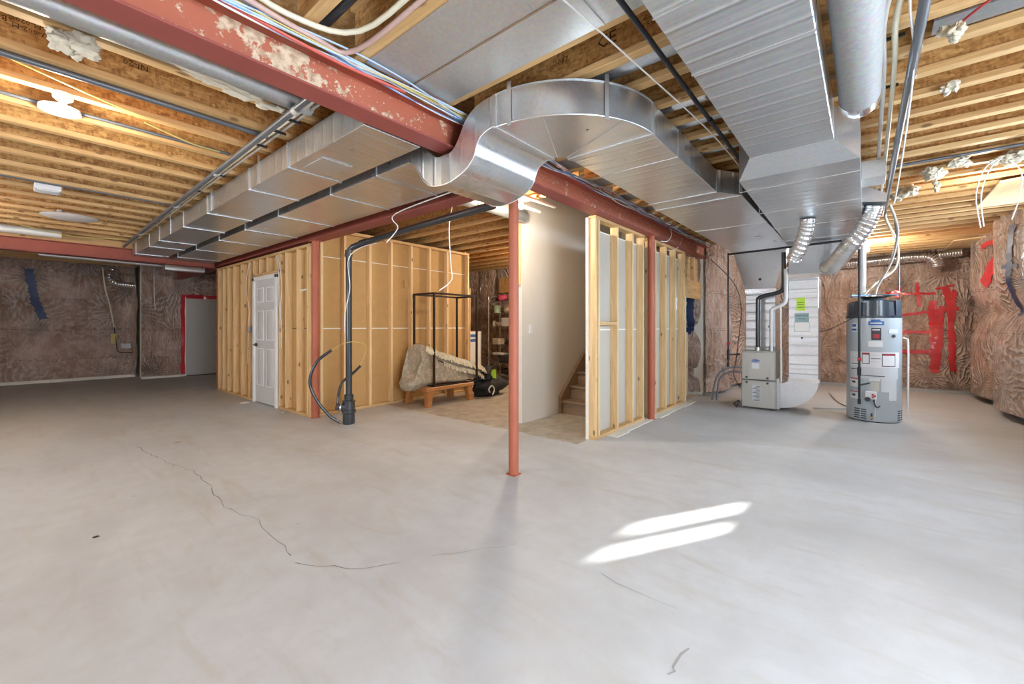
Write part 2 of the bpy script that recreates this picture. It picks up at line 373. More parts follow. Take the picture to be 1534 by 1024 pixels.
def iwall(name,run,const,a0,a1,z0,z1,sgn,disp,mat,holes=(),res=.05,back=.15):
    bm=B(); nu=int((a1-a0)/res); nz=int((z1-z0)/res); g=[]
    P=(lambda a,z,d:(a,const+sgn*d,z)) if run=='x' else (lambda a,z,d:(const+sgn*d,a,z))
    for i in range(nu+1):
        a=a0+(a1-a0)*i/nu
        g.append([bm.verts.new(P(a,z0+(z1-z0)*j/nz,disp(a,z0+(z1-z0)*j/nz))) for j in range(nz+1)])
    inh=lambda a,z:any(h[0]<a<h[1] and h[2]<z<h[3] for h in holes)
    for i in range(nu):
        for j in range(nz):
            if not inh(a0+(a1-a0)*(i+.5)/nu,z0+(z1-z0)*(j+.5)/nz): bm.faces.new((g[i][j],g[i+1][j],g[i+1][j+1],g[i][j+1]))
    # concrete behind, in bands around the holes
    us=sorted({a0,a1}|{h[0] for h in holes}|{h[1] for h in holes})
    for u0,u1 in zip(us,us[1:]):
        hs=[h for h in holes if h[0]<=u0+1e-6 and h[1]>=u1-1e-6]
        segs=[(z0-.05,z1+.1)] if not hs else [(z0-.05,hs[0][2]),(hs[0][3],z1+.1)]
        for s0,s1 in segs:
            q0,q1=P(u0,s0,-.02),P(u1,s1,-.02-back)
            bx(bm,[min(q0[k],q1[k]) for k in range(3)],[max(q0[k],q1[k]) for k in range(3)],mi=1)
    me=finish(name,bm,[mat,'joint'],kind='structure',ang=60)
    return me
def pinch(z,levels,w): return min([1.0]+[min(1,abs(z-l)/w)**.6 for l in levels])
def quilt(amp,bay,levels,off=0,ph=0):
    def f(a,z):
        b=abs(math.sin(PI*(a+off)/bay))**.45
        return .03+amp*b*(.35+.65*pinch(z,levels,.28))+.018*noise.noise(Vector((a*2.2,z*2.2,ph)))+.01*noise.noise(Vector((a*6,z*6,ph)))
    return f
Z1=2.9
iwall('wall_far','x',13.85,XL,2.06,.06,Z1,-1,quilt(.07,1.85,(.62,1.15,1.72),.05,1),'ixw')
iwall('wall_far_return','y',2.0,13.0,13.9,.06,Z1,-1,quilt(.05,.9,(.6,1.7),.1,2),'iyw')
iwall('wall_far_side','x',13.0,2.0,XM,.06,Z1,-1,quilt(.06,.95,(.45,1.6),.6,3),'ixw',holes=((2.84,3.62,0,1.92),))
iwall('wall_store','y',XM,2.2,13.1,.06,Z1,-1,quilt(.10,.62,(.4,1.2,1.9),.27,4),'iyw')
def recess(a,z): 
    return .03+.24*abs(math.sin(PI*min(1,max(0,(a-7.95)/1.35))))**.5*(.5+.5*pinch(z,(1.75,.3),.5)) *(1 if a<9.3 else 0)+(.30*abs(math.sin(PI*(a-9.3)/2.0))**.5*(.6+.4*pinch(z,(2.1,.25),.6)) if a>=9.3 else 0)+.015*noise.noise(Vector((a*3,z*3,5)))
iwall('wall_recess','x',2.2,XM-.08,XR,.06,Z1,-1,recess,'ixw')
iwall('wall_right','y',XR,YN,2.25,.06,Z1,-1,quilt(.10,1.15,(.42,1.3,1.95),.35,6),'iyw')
WIN=[(6.86,7.76,1.72,2.2),(3.6,4.8,1.35,2.25),(-.2,1.6,.25,2.25)]
def nearw(a,z):
    bul=(.03+.36*abs(math.sin(PI*(a-7.78)/1.72))**.38*(.5+.5*pinch(z,(1.42,),.42))*(1 if z>.1 else .6)) if a>7.78 else .04
    return bul+.015*noise.noise(Vector((a*3,z*3,9)))
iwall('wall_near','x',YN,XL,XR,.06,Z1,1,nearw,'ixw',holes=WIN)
WS=(3.2,5.4,.9,2.2)
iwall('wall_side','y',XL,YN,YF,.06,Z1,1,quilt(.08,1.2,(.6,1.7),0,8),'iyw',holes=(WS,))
def window(n_,run,const,a0,a1,z0,z1,panes):
    w=root('window_%d'%n_,((a0+a1)/2,const,z0) if run=='x' else (const,(a0+a1)/2,z0),kind='structure')
    def q(name,u0,u1,s0,s1,d0,d1,mat):
        lo,hi=((u0,const+d0,s0),(u1,const+d1,s1)) if run=='x' else ((const+d0,u0,s0),(const+d1,u1,s1))
        return box(name,lo,hi,mat,w)
    t=.035
    fr=q('frame',a0,a1,z0,z0+t,-.12,-.04,'white'); q('frame',a0,a1,z1-t,z1,-.12,-.04,'white')
    q('frame',a0,a0+t,z0,z1,-.12,-.04,'white'); q('frame',a1-t,a1,z0,z1,-.12,-.04,'white')
    for k in range(1,panes):
        c=a0+(a1-a0)*k/panes; q('mullion',c-.024,c+.024,z0,z1,-.12,-.04,'white')
    for k in range(panes):
        c0=a0+(a1-a0)*k/panes; c1=a0+(a1-a0)*(k+1)/panes; q('pane',c0,c1,z0,z1,-.085,-.08,'glass')
window(1,'x',YN,*WIN[0],2); window(2,'x',YN,*WIN[1],2); window(3,'x',YN,*WIN[2],2); window(4,'y',XL,*WS,2)  # the last two windows are unseen, put in to carry fill light
# sill plates at wall feet
for nm,lo,hi in (('trim_1',(XL,13.66,0),(2.0,13.85,.06)),('trim_2',(2.0,12.86,0),(2.84,13.0,.05)),('trim_3',(10.98,YN,0),(11.2,2.2,.06)),('trim_4',(8.6,YN,0),(XR,YN+.16,.05)),('trim_5',(XM-.05,2.08,0),(XR,2.2,.05)),('trim_6',(7.88,2.3,0),(8.0,13,.05)),('trim_7',(3.63,12.86,0),(7.9,13.0,.05))):
    box(nm,lo,hi,'gd' if nm in('trim_3','trim_4','trim_5') else 'joint',kind='structure')
# tapes on the poly
def strip(parent,mat,label,run,const,path,w,lift):
    """ragged tape strip: path of (a,z), lying on a wall"""
    bm=B(); L=[]; P=[]
    for (a,b) in zip(path,path[1:]):
        for i in range(16): P.append((a[0]+(b[0]-a[0])*i/16,a[1]+(b[1]-a[1])*i/16))
    P.append(path[-1])
    for i,(a,z) in enumerate(P):
        p,q=P[max(0,i-1)],P[min(len(P)-1,i+1)]; d=Vector((q[0]-p[0],q[1]-p[1])).normalized(); s=Vector((-d.y,d.x))
        r=[]
        for e in (-1,-.4,.3,1):
            ww=w*(e+.3*random.uniform(-1,1)*(1 if abs(e)==1 else .3)); aa,zz=a+s.x*ww,z+s.y*ww; dd=lift(aa,zz)+.012+.004*random.random()
            r.append(bm.verts.new((aa,const[0]+const[1]*dd,zz) if run=='x' else (const[0]+const[1]*dd,aa,zz)))
        L.append(r)
    for a,b in zip(L,L[1:]):
        for k in range(3): bm.faces.new((a[k],a[k+1],b[k+1],b[k]))
    return finish('tape_strip',bm,mat,parent,label=label,ang=20)
WR=bpy.data.objects['wall_right']; WN=bpy.data.objects['wall_near']; WF=bpy.data.objects['wall_far']; WFS=bpy.data.objects['wall_far_side']; WST=bpy.data.objects['wall_store']
qr=quilt(.10,1.15,(.42,1.3,1.95),.35,6); cR=(XR,-1)
for path,w in (([(-.42,1.86),(-1.0,1.84)],.035),([(-.48,1.43),(-1.28,1.56)],.04),([(-.42,1.115),(-1.0,1.12)],.055),([(-.42,.73),(-1.0,.75)],.06),
    ([(-.75,2.06),(-.78,1.6)],.04),([(-.50,2.0),(-.46,1.78)],.05),([(-.95,1.70),(-.98,1.2),(-.98,.36)],.10),([(-1.08,1.6),(-1.06,1.1),(-1.02,.38)],.06),([(-1.13,1.97),(-1.2,1.45),(-1.22,.4)],.075),([(-1.24,1.9),(-1.22,1.3)],.05),([(-.93,1.5),(-1.3,1.55)],.05),([(-1.0,1.93),(-1.25,1.98)],.03),([(-.30,1.86),(-.52,1.90)],.06)):
    strip(WR,'tape_r','red tape strip','y',cR,path,w*.62,qr)
cN=(YN,1)
strip(WN,'tape_r','wide red tape','x',cN,[(9.2,2.45),(9.62,2.2),(9.85,1.87)],.10,nearw)
strip(WN,'tape_r','thin red tape','x',cN,[(8.85,1.55),(9.2,1.2)],.02,nearw)
strip(WN,'tape_r','wide red tape','x',cN,[(9.1,2.58),(9.9,2.48)],.04,nearw)
strip(WN,'tape_b','navy tape','x',cN,[(8.12,2.50),(8.20,2.0),(8.26,1.36)],.05,nearw)
strip(WN,'tape_b','navy tape','x',cN,[(8.05,1.98),(8.36,2.0)],.025,nearw)
qf=quilt(.07,1.85,(.62,1.15,1.72),.05,1)
strip(WF,'tape_b','navy tape','x',(13.85,-1),[(.30,2.46),(.36,1.9),(.50,1.38)],.07,qf)
qfs=quilt(.06,.95,(.45,1.6),.6,3)
for path in ([(2.79,.02),(2.79,1.97)],[(2.75,1.97),(3.66,1.97)],[(3.67,.02),(3.67,1.97)]): strip(WFS,'tape_r','dark red tape along door edge','x',(13.0,-1),path,.05,qfs)
qst=quilt(.10,.62,(.4,1.2,1.9),.27,4)
strip(WST,'tape_b','navy tape','y',(XM,-1),[(2.42,1.95),(2.42,1.15)],.06,qst); strip(WST,'tape_b','navy tape','y',(XM,-1),[(2.75,1.2),(2.4,1.13)],.05,qst)
# far grey door
d=root('door_1',(3.22,12.9,0),kind='structure')
box('door_leaf',(2.84,12.86,.02),(3.62,12.90,1.92),'doorg',d,.004)
h=box('handle_plate',(3.50,12.845,.93),(3.54,12.862,.97),'black',d); pipe('door_handle',[(3.52,12.84,.95),(3.52,12.815,.95),(3.43,12.81,.95)],.008,'black',d)
box('leak_block',(2.8,13.03,0),(3.66,13.06,2.0),'doorg',d); box('leak_sill',(2.84,12.86,0),(3.62,13.03,.018),'black',d); box('door_frame',(2.82,12.88,0),(2.84,12.96,1.95),'joint',d); box('door_frame',(3.62,12.88,0),(3.64,12.96,1.95),'joint',d)  # pieces behind and below the leaf added to block outside light leaking in
# stair walls (drywalled)
w=box('wall_stair',(4.16,3.32,0),(XM-.06,3.42,3.9),'paint',kind='structure')
box('light_switch',(4.30,3.312,1.13),(4.37,3.321,1.25),'white',w,.003,label='white wall switch'); 
box('stud_edge',(4.13,3.325,1.75),(4.16,3.41,2.65),'wz',w)
box('trim_8',(4.2,2.18,2.98),(7.1,2.30,3.9),'paint',kind='structure'); box('trim_9',(7.0,2.3,2.655),(7.06,3.32,3.9),'paint',kind='structure'); box('trim_10',(4.14,2.2,2.98),(4.2,3.42,3.9),'paint',kind='structure')
box('trim_11',(4.14,2.2,3.9),(7.1,3.45,3.95),'paint',kind='structure')
# ---------------- stud walls
def studs(parent,run,const,dep,lst,z0,z1,w=.038):
    for a in lst:
        lo,hi=((a,const,z0),(a+w,const+dep,z1)) if run=='x' else ((const,a,z0),(const+dep,a+w,z1))
        box('stud',lo,hi,'wz',parent,.002)
# W2: store room partition facing the camera
w2=root('stud_wall',(4.2,5.75,0),'long stud partition with brown drywall back, standing behind the black drain pipe','stud wall')
studs(w2,'x',5.75,.089,[2.765,3.106,3.514,3.892,4.279,4.658,5.054,5.571],.038,2.56)
box('bottom_plate',(2.76,5.75,0),(5.61,5.839,.038),'wx',w2,.002); box('top_plate',(2.76,5.75,2.56),(5.61,5.839,2.6),'wx',w2,.002)
bm=B()
for a0,a1 in ((2.76,5.58),): 
    bx(bm,(a0,5.84,.01),(a1,5.852,1.188)); bx(bm,(a0,5.84,1.2),(a1,5.852,2.20)); bx(bm,(a0,5.84,2.212),(a1,5.852,2.62))
finish('drywall_panel',bm,'tan',w2,label='brown paper drywall back')
bm=B(); bx(bm,(2.76,5.838,1.186),(5.58,5.8415,1.202)); bx(bm,(2.76,5.838,2.198),(5.58,5.8415,2.21)); finish('drywall_joint',bm,'joint',w2,label='white joint lines')
box('drywall_edge',(5.612,5.74,0),(5.63,5.85,1.95),'wz',w2)
box('electrical_box',(3.93+.25,5.80,1.86),(3.93+.33,5.84,1.98),'tan',w2)
# W1: door partition running away on the left
w1=root('stud_wall',(2.6,7.7,0),'stud partition holding the white panel door, left of the drain pipe','stud wall')
W1Y=[9.52,9.26,9.0,8.68,8.28,7.92,7.72,6.685,6.46,6.08,5.76]
studs(w1,'y',2.6,.089,[a for a in W1Y],.038,2.30)
box('bottom_plate',(2.6,7.69,0),(2.689,9.6,.038),'wy',w1,.002); box('bottom_plate',(2.6,5.72,0),(2.689,6.73,.038),'wy',w1,.002); box('top_plate',(2.6,5.72,2.30),(2.689,9.6,2.338),'wy',w1,.002)
box('header',(2.6,6.66,2.03),(2.689,7.76,2.07),'wy',w1,.002)
for a in (6.80,7.15,7.45): box('cripple_stud',(2.6,a,2.07),(2.689,a+.038,2.30),'wz',w1,.002)
bm=B(); bx(bm,(2.69,5.84,.01),(2.702,6.70,1.19)); bx(bm,(2.69,5.84,1.2),(2.702,6.70,2.34)); bx(bm,(2.69,7.7,.01),(2.702,9.6,1.19)); bx(bm,(2.69,7.7,1.2),(2.702,9.6,2.34)); bx(bm,(2.69,6.70,2.05),(2.702,7.7,2.34))
finish('drywall_panel',bm,'tan',w1,label='brown paper drywall back')
box('nailing_block',(2.63,5.80,1.72),(2.689,6.08,1.74),'joint',w1)
box('blocking',(2.605,5.70,.0),(2.64,5.74,2.3),'wz',w1)
box('electrical_box',(2.57,7.87,1.12),(2.61,7.93,1.22),'gd',w1,.003,label='grey electrical box'); box('electrical_box',(2.59,6.54,1.12),(2.62,6.60,1.22),'tan',w1)
for P in ([(2.585,7.86,2.28),(2.56,7.95,1.9),(2.575,7.84,1.5),(2.58,7.9,1.25),(2.585,7.93,.8),(2.59,7.95,.6)],[(2.575,6.70,2.28),(2.57,6.60,2.1),(2.575,6.54,1.8),(2.57,6.58,1.5),(2.58,6.56,1.25)],[(2.57,6.74,2.28),(2.57,6.66,2.1),(2.565,6.62,1.6),(2.57,6.56,1.3),(2.59,6.60,.9)]):
    pipe('cable',P,.0045,'wirew',w1,seg=6,smooth=5,label='white cable')
# back of the enclosed room
box('wall_store_left',(5.60,5.86,0),(5.63,12.9,2.65),'tan',kind='structure'); box('wall_room_inner',(2.76,9.55,0),(5.6,9.6,2.65),'dwback',kind='structure')
# panel door
dr=root('panel_door',(2.6,7.2,0),'white six panel door in white casing set in the stud partition','door')
bm=B(); bx(bm,(2.592,6.80,.015),(2.625,7.62,1.955)); lf=finish('door_leaf',bm,'doorw',dr)
for (y0,y1) in ((7.28,7.52),(6.90,7.14)):
    for (z0,z1) in ((.30,.86),(1.02,1.46),(1.62,1.82)):
        bm=B(); o_=[(2.592,y0,z0),(2.592,y1,z0),(2.592,y1,z1),(2.592,y0,z1)]; s=.028
        i_=[(2.581,y0+s,z0+s),(2.581,y1-s,z0+s),(2.581,y1-s,z1-s),(2.581,y0+s,z1-s)]
        hexa(bm,o_,i_); finish('raised_panel',bm,'doorw',lf)
        bm=B(); 
        for q in ((y0-.018,z0-.018,y1+.018,z0),(y0-.018,z1,y1+.018,z1+.018),(y0-.018,z0,y0,z1),(y1,z0,y1+.018,z1)): bx(bm,(2.586,q[0],q[1]),(2.593,q[2],q[3]))
        finish('moulding',bm,'white',lf)
box('casing',(2.57,7.62,0),(2.60,7.69,2.01),'white',dr,.004); box('casing',(2.57,6.73,0),(2.60,6.80,2.01),'white',dr,.004); box('casing',(2.57,6.73,1.955),(2.60,7.69,2.02),'white',dr,.004)
hn=root('door_handle',(2.58,7.55,.93)); hn.parent=dr; hn.location=Vector((2.58,7.55,.93))-dr.location
box('rose',(2.565,7.53,.905),(2.592,7.58,.955),'black',hn,.006); pipe('lever',[(2.565,7.555,.93),(2.54,7.555,.93),(2.535,7.45,.925)],.009,'black',hn,seg=8)
for z in (.3,1.0,1.75): box('hinge',(2.575,6.79,z),(2.59,6.81,z+.08),'gd',dr)
# S2: stud wall of the stair
YS=2.22
s2=root('stud_wall',(5.5,YS,0),'pale stud wall with a cross block beside the stair foot, under the red beam','stud wall')
SX=[4.05,4.11,4.56,4.98,5.30]; SX2=[5.57,5.73,6.12,6.51,6.89,6.93]
studs(s2,'x',YS,.089,SX,.038,2.382); studs(s2,'x',YS,.089,SX2,.038,2.382)
box('bottom_plate',(4.05,YS,0),(5.36,YS+.089,.038),'wx',s2,.002); box('bottom_plate',(5.57,YS,0),(6.97,YS+.089,.038),'wx',s2,.002)
box('top_plate',(4.05,YS,2.382),(5.36,YS+.089,2.418),'wx',s2,.002); box('top_plate',(5.54,YS,2.382),(6.97,YS+.089,2.418),'wx',s2,.002)
box('cross_block',(4.15,YS,1.235),(4.56,YS+.089,1.273),'wx',s2,.002)
bm=B(); bx(bm,(4.04,YS+.09,.01),(6.99,YS+.102,1.18)); bx(bm,(4.04,YS+.09,1.19),(6.99,YS+.102,2.29)); finish('drywall_panel',bm,'dwback',s2,label='grey paper drywall back')
bm=B(); bx(bm,(4.04,YS+.087,1.178),(6.97,YS+.091,1.192)); bx(bm,(4.04,YS+.087,2.288),(6.97,YS+.091,2.30)); finish('drywall_joint',bm,'joint',s2)
box('drywall_edge',(4.03,YS+.085,0),(4.048,YS+.112,2.40),'joint',s2)
bm=B()
for i in range(9):
    t=i/8; bx(bm,(4.3+2.6*t,YS-.13+.04*random.random(),.001),(4.62+2.6*t,YS+.005,.006+.006*random.random()))
finish('floor_debris',bm,'joint',s2,label='white plaster dust strip')
box('outlet_box',(6.52,YS-.012,1.48),(6.57,YS+.0,1.66),'white',s2,.003,label='white outlet box')
pipe('cable',[(6.75,2.19,2.60),(6.55,2.17,2.45),(6.35,2.18,2.36),(6.15,2.21,2.33)],.005,'wirew',s2,seg=6,smooth=5)
# opening at its far end
s3=root('stud_wall',(7.3,YS,0),'short framed opening with wide header at the far end of the stair wall','stud wall')
box('header',(6.98,YS+.02,1.70),(7.9,YS+.06,2.0),'wx',s3,.002); box('jamb_stud',(7.0,YS,0),(7.03,YS+.10,1.70),'joint',s3); box('cripple_stud',(7.5,YS+.02,2.0),(7.54,YS+.1,2.40),'wz',s3)
box('bracket_board',(6.97,YS+.07,2.0),(7.9,YS+.09,2.40),'wx',s3); box('jack_stud',(7.62,2.42,0),(7.76,2.5,1.12),'wz',s3)
# stair
st=root('staircase',(5.3,2.8,0),'brown wooden staircase climbing between drywall and stud wall','staircase')
X0,RI,RU=5.02,.185,.205
for i in range(10):
    box('riser',(X0+RU*i,2.325,RI*i),(X0+RU*i+.02,3.27,RI*(i+1)-.03),'stair',st)
    box('tread',(X0+RU*i-.03,2.325,RI*(i+1)-.03),(X0+RU*(i+1)+.02,3.27,RI*(i+1)),'stair',st,.006)
bm=B(); n_=10; sl=RI/RU
a=[(X0-.04,3.27,0),(X0-.04,3.27,.24),(X0+RU*n_,3.27,.24+RI*n_+.04),(X0+RU*n_,3.27,RI*n_-.05)]; b=[(x,3.314,z) for x,y,z in a]
hexa(bm,a,b); finish('stringer',bm,'stair',st)
# ---------------- steel
def beam(run,c,a0,a1,zb,w,hh,mat,label,umat='redu'):
    r=root('steel_beam',((a0+a1)/2,c,zb) if run=='x' else (c,(a0+a1)/2,zb),label,'steel beam')
    f=lambda u0,u1,s0,s1,z0,z1:(((u0,s0,z0),(u1,s1,z1)) if run=='x' else ((s0,u0,z0),(s1,u1,z1)))
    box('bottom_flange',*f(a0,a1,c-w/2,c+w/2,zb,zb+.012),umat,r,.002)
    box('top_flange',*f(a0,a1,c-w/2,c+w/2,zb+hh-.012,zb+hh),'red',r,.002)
    box('web',*f(a0,a1,c-.005,c+.005,zb+.012,zb+hh-.012),mat,r)
    box('sill_plank',*f(a0,a1,c-w/2+.01,c+w/2-.01,zb+hh,JB-.001),'w'+run,r,.002)
    return r
beam('x',2.195,XL,8.0,2.42,.15,.20,'red1','red steel beam with flaking paint carrying the coloured wires')
beam('y',2.66,2.28,13.0,2.37,.175,.245,'red','dark red steel beam running above the door partition beside the ducts')
beam('x',9.66,XL,2.57,2.345,.15,.20,'red','red steel beam crossing the far left end of the ceiling')
def post(x,y,top,r,label):
    q=root('steel_post',(x,y,0),label,'steel post',None)
    bm=B(); lathe(bm,(x,y,0),[(r,.004),(r,top-.012)],28); finish('tube',bm,'redp',q,ang=50)
    box('base_plate',(x-r*1.15,y-r*1.15,0),(x+r*1.15,y+r*1.15,.006),'redp',q); box('cap_plate',(x-r*1.3,y-r*1.3,top-.012),(x+r*1.3,y+r*1.3,top),'redp',q)
post(2.69,2.235,2.42,.041,'rust red steel post standing alone at the centre of the floor')
post(2.655,5.67,2.37,.046,'red steel post at the corner where the two stud partitions meet')
post(2.655,9.66,2.345,.046,'red steel post at the far end of the door partition')
post(5.455,2.172,2.42,.045,'dark red steel post splitting the stair stud wall')
# ---------------- joists
def joist_mesh(L,fw=.064,z=JB):
    k=round(L,3)
    if k in joist_mesh.c: return joist_mesh.c[k]
    r=root('floor_joist',(0,0,z))
    bm=B(); bx(bm,(0,-.005,z+.038),(L,.005,z+.264)); finish('web',bm,'osb',r)
    bm=B(); bx(bm,(0,-fw/2,z),(L,fw/2,z+.038),.002); finish('bottom_flange',bm,'wx',r)
    bm=B(); bx(bm,(0,-fw/2,z+.264),(L,fw/2,z+.302)); finish('top_flange',bm,'wx',r)
    joist_mesh.c[k]=[r,False]; return joist_mesh.c[k]
joist_mesh.c={}
JOI={}
def joist(run,a0,a1,c,label,group):
    e=joist_mesh(a1-a0)
    if not e[1]: o=e[0]; e[1]=True
    else: o=copy_tree(e[0])
    o.location=(a0,c,JB) if run=='x' else (c,a0,JB); o.rotation_euler=(0,0,0 if run=='x' else PI/2)
    tag(o,label,'joist',group); JOI[(run,round(c,2))]=o; return o
k=0
y=2.99
while y<13.75:
    far=y>9.7
    joist('x',XL,2.66 if not far else 7.9,y,'wooden I-joist of the left ceiling, on the near side of the far red beam' if not far else 'wooden I-joist over the dim far end beyond the far red beam','left ceiling joists' if not far else 'far end joists')
    y+=.4064
for i in range(-12,31):
    x=1.83+.305*i
    if x<XL+.1: continue
    joist('y',YN,2.13,x,'wooden I-joist on the camera side of the flaking red beam','near side ceiling joists')
for i in range(0,13):
    x=2.99+.4064*i
    if x>7.95: break
    y0=2.28 if x<4.12 or x>7.05 else 3.45
    joist('y',y0,9.6,x,'wooden I-joist above the store room beyond the red beam','store room joists')
# printing on the webs
M['stamp']=plain('black_stamp',(.03,.015,.01),.7)
def stamp(j,s,size,lx,up=1,side=-1):
    o=JOI[j]; web=[c for c in o.children if c.name.startswith('web')][0]
    me_mw=face_mw((lx,side*.0056,.15),(up*(-side),0,0),(0,0,up))
    cu=bpy.data.curves.new('print','FONT'); cu.body=s; cu.size=size; cu.align_x='CENTER'; cu.align_y='CENTER'; cu.resolution_u=1
    t=bpy.data.objects.new('tmp',cu); COL.objects.link(t); me=bpy.data.meshes.new_from_object(t.evaluated_get(bpy.context.evaluated_depsgraph_get())); bpy.data.objects.remove(t); bpy.data.curves.remove(cu)
    me.transform(me_mw); me.materials.clear(); me.materials.append(M['stamp'])
    p=bpy.data.objects.new('print',me); COL.objects.link(p); p.parent=web
def K(run,c): return min([k for k in JOI if k[0]==run],key=lambda k:abs(k[1]-c))
# left joists, upside down lettering facing the camera
for c,lst in ((2.99,[('NI-20   PROD-ID   0087',.05,-1.7),('1009-M-020C\nCCMC-13132-R',.035,3.25),('CE',.08,3.6),('0020-M-6\n0408-M-020C',.035,3.95),('BLOCKING',.045,4.35)]),(3.4,[('0087-002-M\n0082-M-020C',.035,3.1),('NI-20',.05,3.5),('BLOCKING',.04,2.9)]),(3.8,[('BLOCKING',.045,3.1),('NI-20  CCMC',.04,3.6)]),(4.21,[('NI-20',.045,3.2)])):
    for s,z,lx in lst: stamp(K('x',c),s,z,lx,up=-1,side=-1)
# near side joists; local x runs along world y, the camera faces their -x side (local +y)
for c,lst in ((2.135,[('CE',.10,2.85),('CONSTRUCTION\nPROD-ID  SPRUCE',.035,2.5),('NI-40x',.09,2.15),('0087',.05,3.15)]),(2.44,[('EE',.10,2.55),('CONST-M-020C\n0087-M-1132',.035,2.3),('N-20',.05,2.95)]),(2.745,[('CONST-020C',.04,2.3)]),(1.22,[('NI-40x',.07,2.9)])):
    for s,z,lx in lst: stamp(K('y',c),s,z,lx,up=1,side=1)
# ------------------------------------------------------------------ ducts
def cleat_ring(parent,run,a,c0,c1,z0,z1,t=.022,o=.006,top=False):
    bm=B()
    def q(u0,u1,s0,s1,e0,e1): 
        bx(bm,(u0,s0,e0) if run=='x' else (s0,u0,e0),(u1,s1,e1) if run=='x' else (s1,u1,e1))
    q(a-t/2,a+t/2,c0-o,c1+o,z0-o,z0+.001); q(a-t/2,a+t/2,c0-o,c0+.001,z0,z1); q(a-t/2,a+t/2,c1-.001,c1+o,z0,z1)
    return finish('seam_cleat',bm,'cleat',parent)
# left trunk
sd=root('supply_duct',(1.57,6,2.42),'long flat galvanised duct at left beside the dark drain pipe, ending at the far beam','duct')
box('duct_section',(1.36,2.29,2.42),(1.78,9.52,2.61),'gy',sd,.004)
for y in (3.35,4.15,5.35,6.3,7.55,8.2,9.2): cleat_ring(sd,'y',y,1.36,1.78,2.42,2.61)
box('access_plate',(1.43,2.95,2.414),(1.66,3.25,2.42),'gflat',sd,.002)
for y in (3.9,5.2,6.9): box('hanger_strap',(1.352,y,2.42),(1.36,y+.03,2.655),'cleat',sd)
# main trunk B > offset > bend > D > D2 > hopper > plenum box
tk=root('trunk_duct',(2.2,3,2.42),'main galvanised duct trunk dipping under the red beam, then curving round towards the furnace','duct')
box('duct_section',(1.89,2.56,2.42),(2.51,9.9,2.62),'gy',tk,.004)
for y in (3.0,3.75,4.9,5.9,6.9,8.0,9.1): cleat_ring(tk,'y',y,1.89,2.51,2.42,2.62)
# far end turning down
pr=[]; 
for i in range(9):
    a=i/8*PI/2; pr.append(((9.9+.33*math.sin(a),2.62-.33*(1-math.cos(a))),(9.9+.13*math.sin(a),2.42-.13*(1-math.cos(a)))))
def ext_profile(bm,pairs,x0,x1,axis='x'):
    P=(lambda u,a,z:(u,a,z)) if axis=='x' else (lambda u,a,z:(a,u,z))
    L=[]
    for (ta,tz),(ba,bz) in pairs: L.append([bm.verts.new(P(x0,ta,tz)),bm.verts.new(P(x1,ta,tz)),bm.verts.new(P(x1,ba,bz)),bm.verts.new(P(x0,ba,bz))])
    for a,b in zip(L,L[1:]):
        for k in range(4): bm.faces.new((a[k],a[(k+1)%4],b[(k+1)%4],b[k]))
    bm.faces.new(L[0][::-1]); bm.faces.new(L[-1])
bm=B(); ext_profile(bm,pr,1.89,2.51); finish('end_elbow',bm,'g',tk)
# S-shaped offset below the beam (measured profile)
top=[(1.72,2.62),(1.80,2.618),(1.87,2.605),(1.94,2.572),(1.985,2.53),(2.02,2.475),(2.05,2.43),(2.09,2.39),(2.135,2.375),(2.19,2.374),(2.26,2.382),(2.33,2.43),(2.40,2.50),(2.47,2.56),(2.56,2.62)]
bot=[(1.72,2.428),(1.765,2.424),(1.81,2.41),(1.85,2.385),(1.875,2.34),(1.895,2.29),(1.93,2.25),(1.98,2.22),(2.06,2.192),(2.16,2.176),(2.26,2.182),(2.34,2.208),(2.41,2.27),(2.455,2.34),(2.56,2.42)]
bot[13]=(2.49,2.375)
def sm(L): return [(v.x,v.y) for v in smoothpts([(a,b,0) for a,b in L],4)]
bm=B(); ext_profile(bm,list(zip(sm(top),sm(bot))),1.89,2.51); off=finish('offset_section',bm,'gy',tk,ang=40)
# thin folded edges of its cheeks
for x in (1.887,2.513):
    pipe('folded_edge',[(x,a,b) for a,b in sm(bot)],.004,'cleat',off,seg=6); 
box('tape_band',(1.884,2.12,2.178),(1.8895,2.20,2.372),'foil',off)
# horizontal bend
bm=B(); L=[]; cx,cy=2.59,1.72
for i in range(33):
    a=PI+i/32*PI/2
    L.append([bm.verts.new((cx+r*math.cos(a),cy+r*math.sin(a),z)) for r,z in ((.70,2.62),(.70,2.42),(.09,2.42),(.09,2.62))])
for a,b in zip(L,L[1:]):
    for k in range(4): bm.faces.new((a[k],a[(k+1)%4],b[(k+1)%4],b[k]))
bm.faces.new(L[0][::-1]); bm.faces.new(L[-1]); bend=finish('curved_section',bm,'g',tk,ang=30)
arc=lambda r,z:[(cx+r*math.cos(PI+i/32*PI/2),cy+r*math.sin(PI+i/32*PI/2),z) for i in range(33)]
pipe('folded_edge',arc(.702,2.42),.005,'cleat',bend,seg=6); pipe('folded_edge',arc(.702,2.618),.005,'gd',bend,seg=6)
for a in (PI+.45,PI+1.15): pipe('sheet_joint',[(cx+.1*math.cos(a),cy+.1*math.sin(a),2.4185),(cx+.7*math.cos(a),cy+.7*math.sin(a),2.4185)],.0035,'cleat',bend,seg=6)
bm=B(); lathe(bm,(2.27,1.30,2.4185),[(.008,0),(.008,.001)],10); finish('screw_hole',bm,'black',bend)
cleat_ring(tk,'y',1.72,1.89,2.51,2.42,2.62,.03); cleat_ring(tk,'x',2.59,1.02,1.63,2.42,2.62,.03)
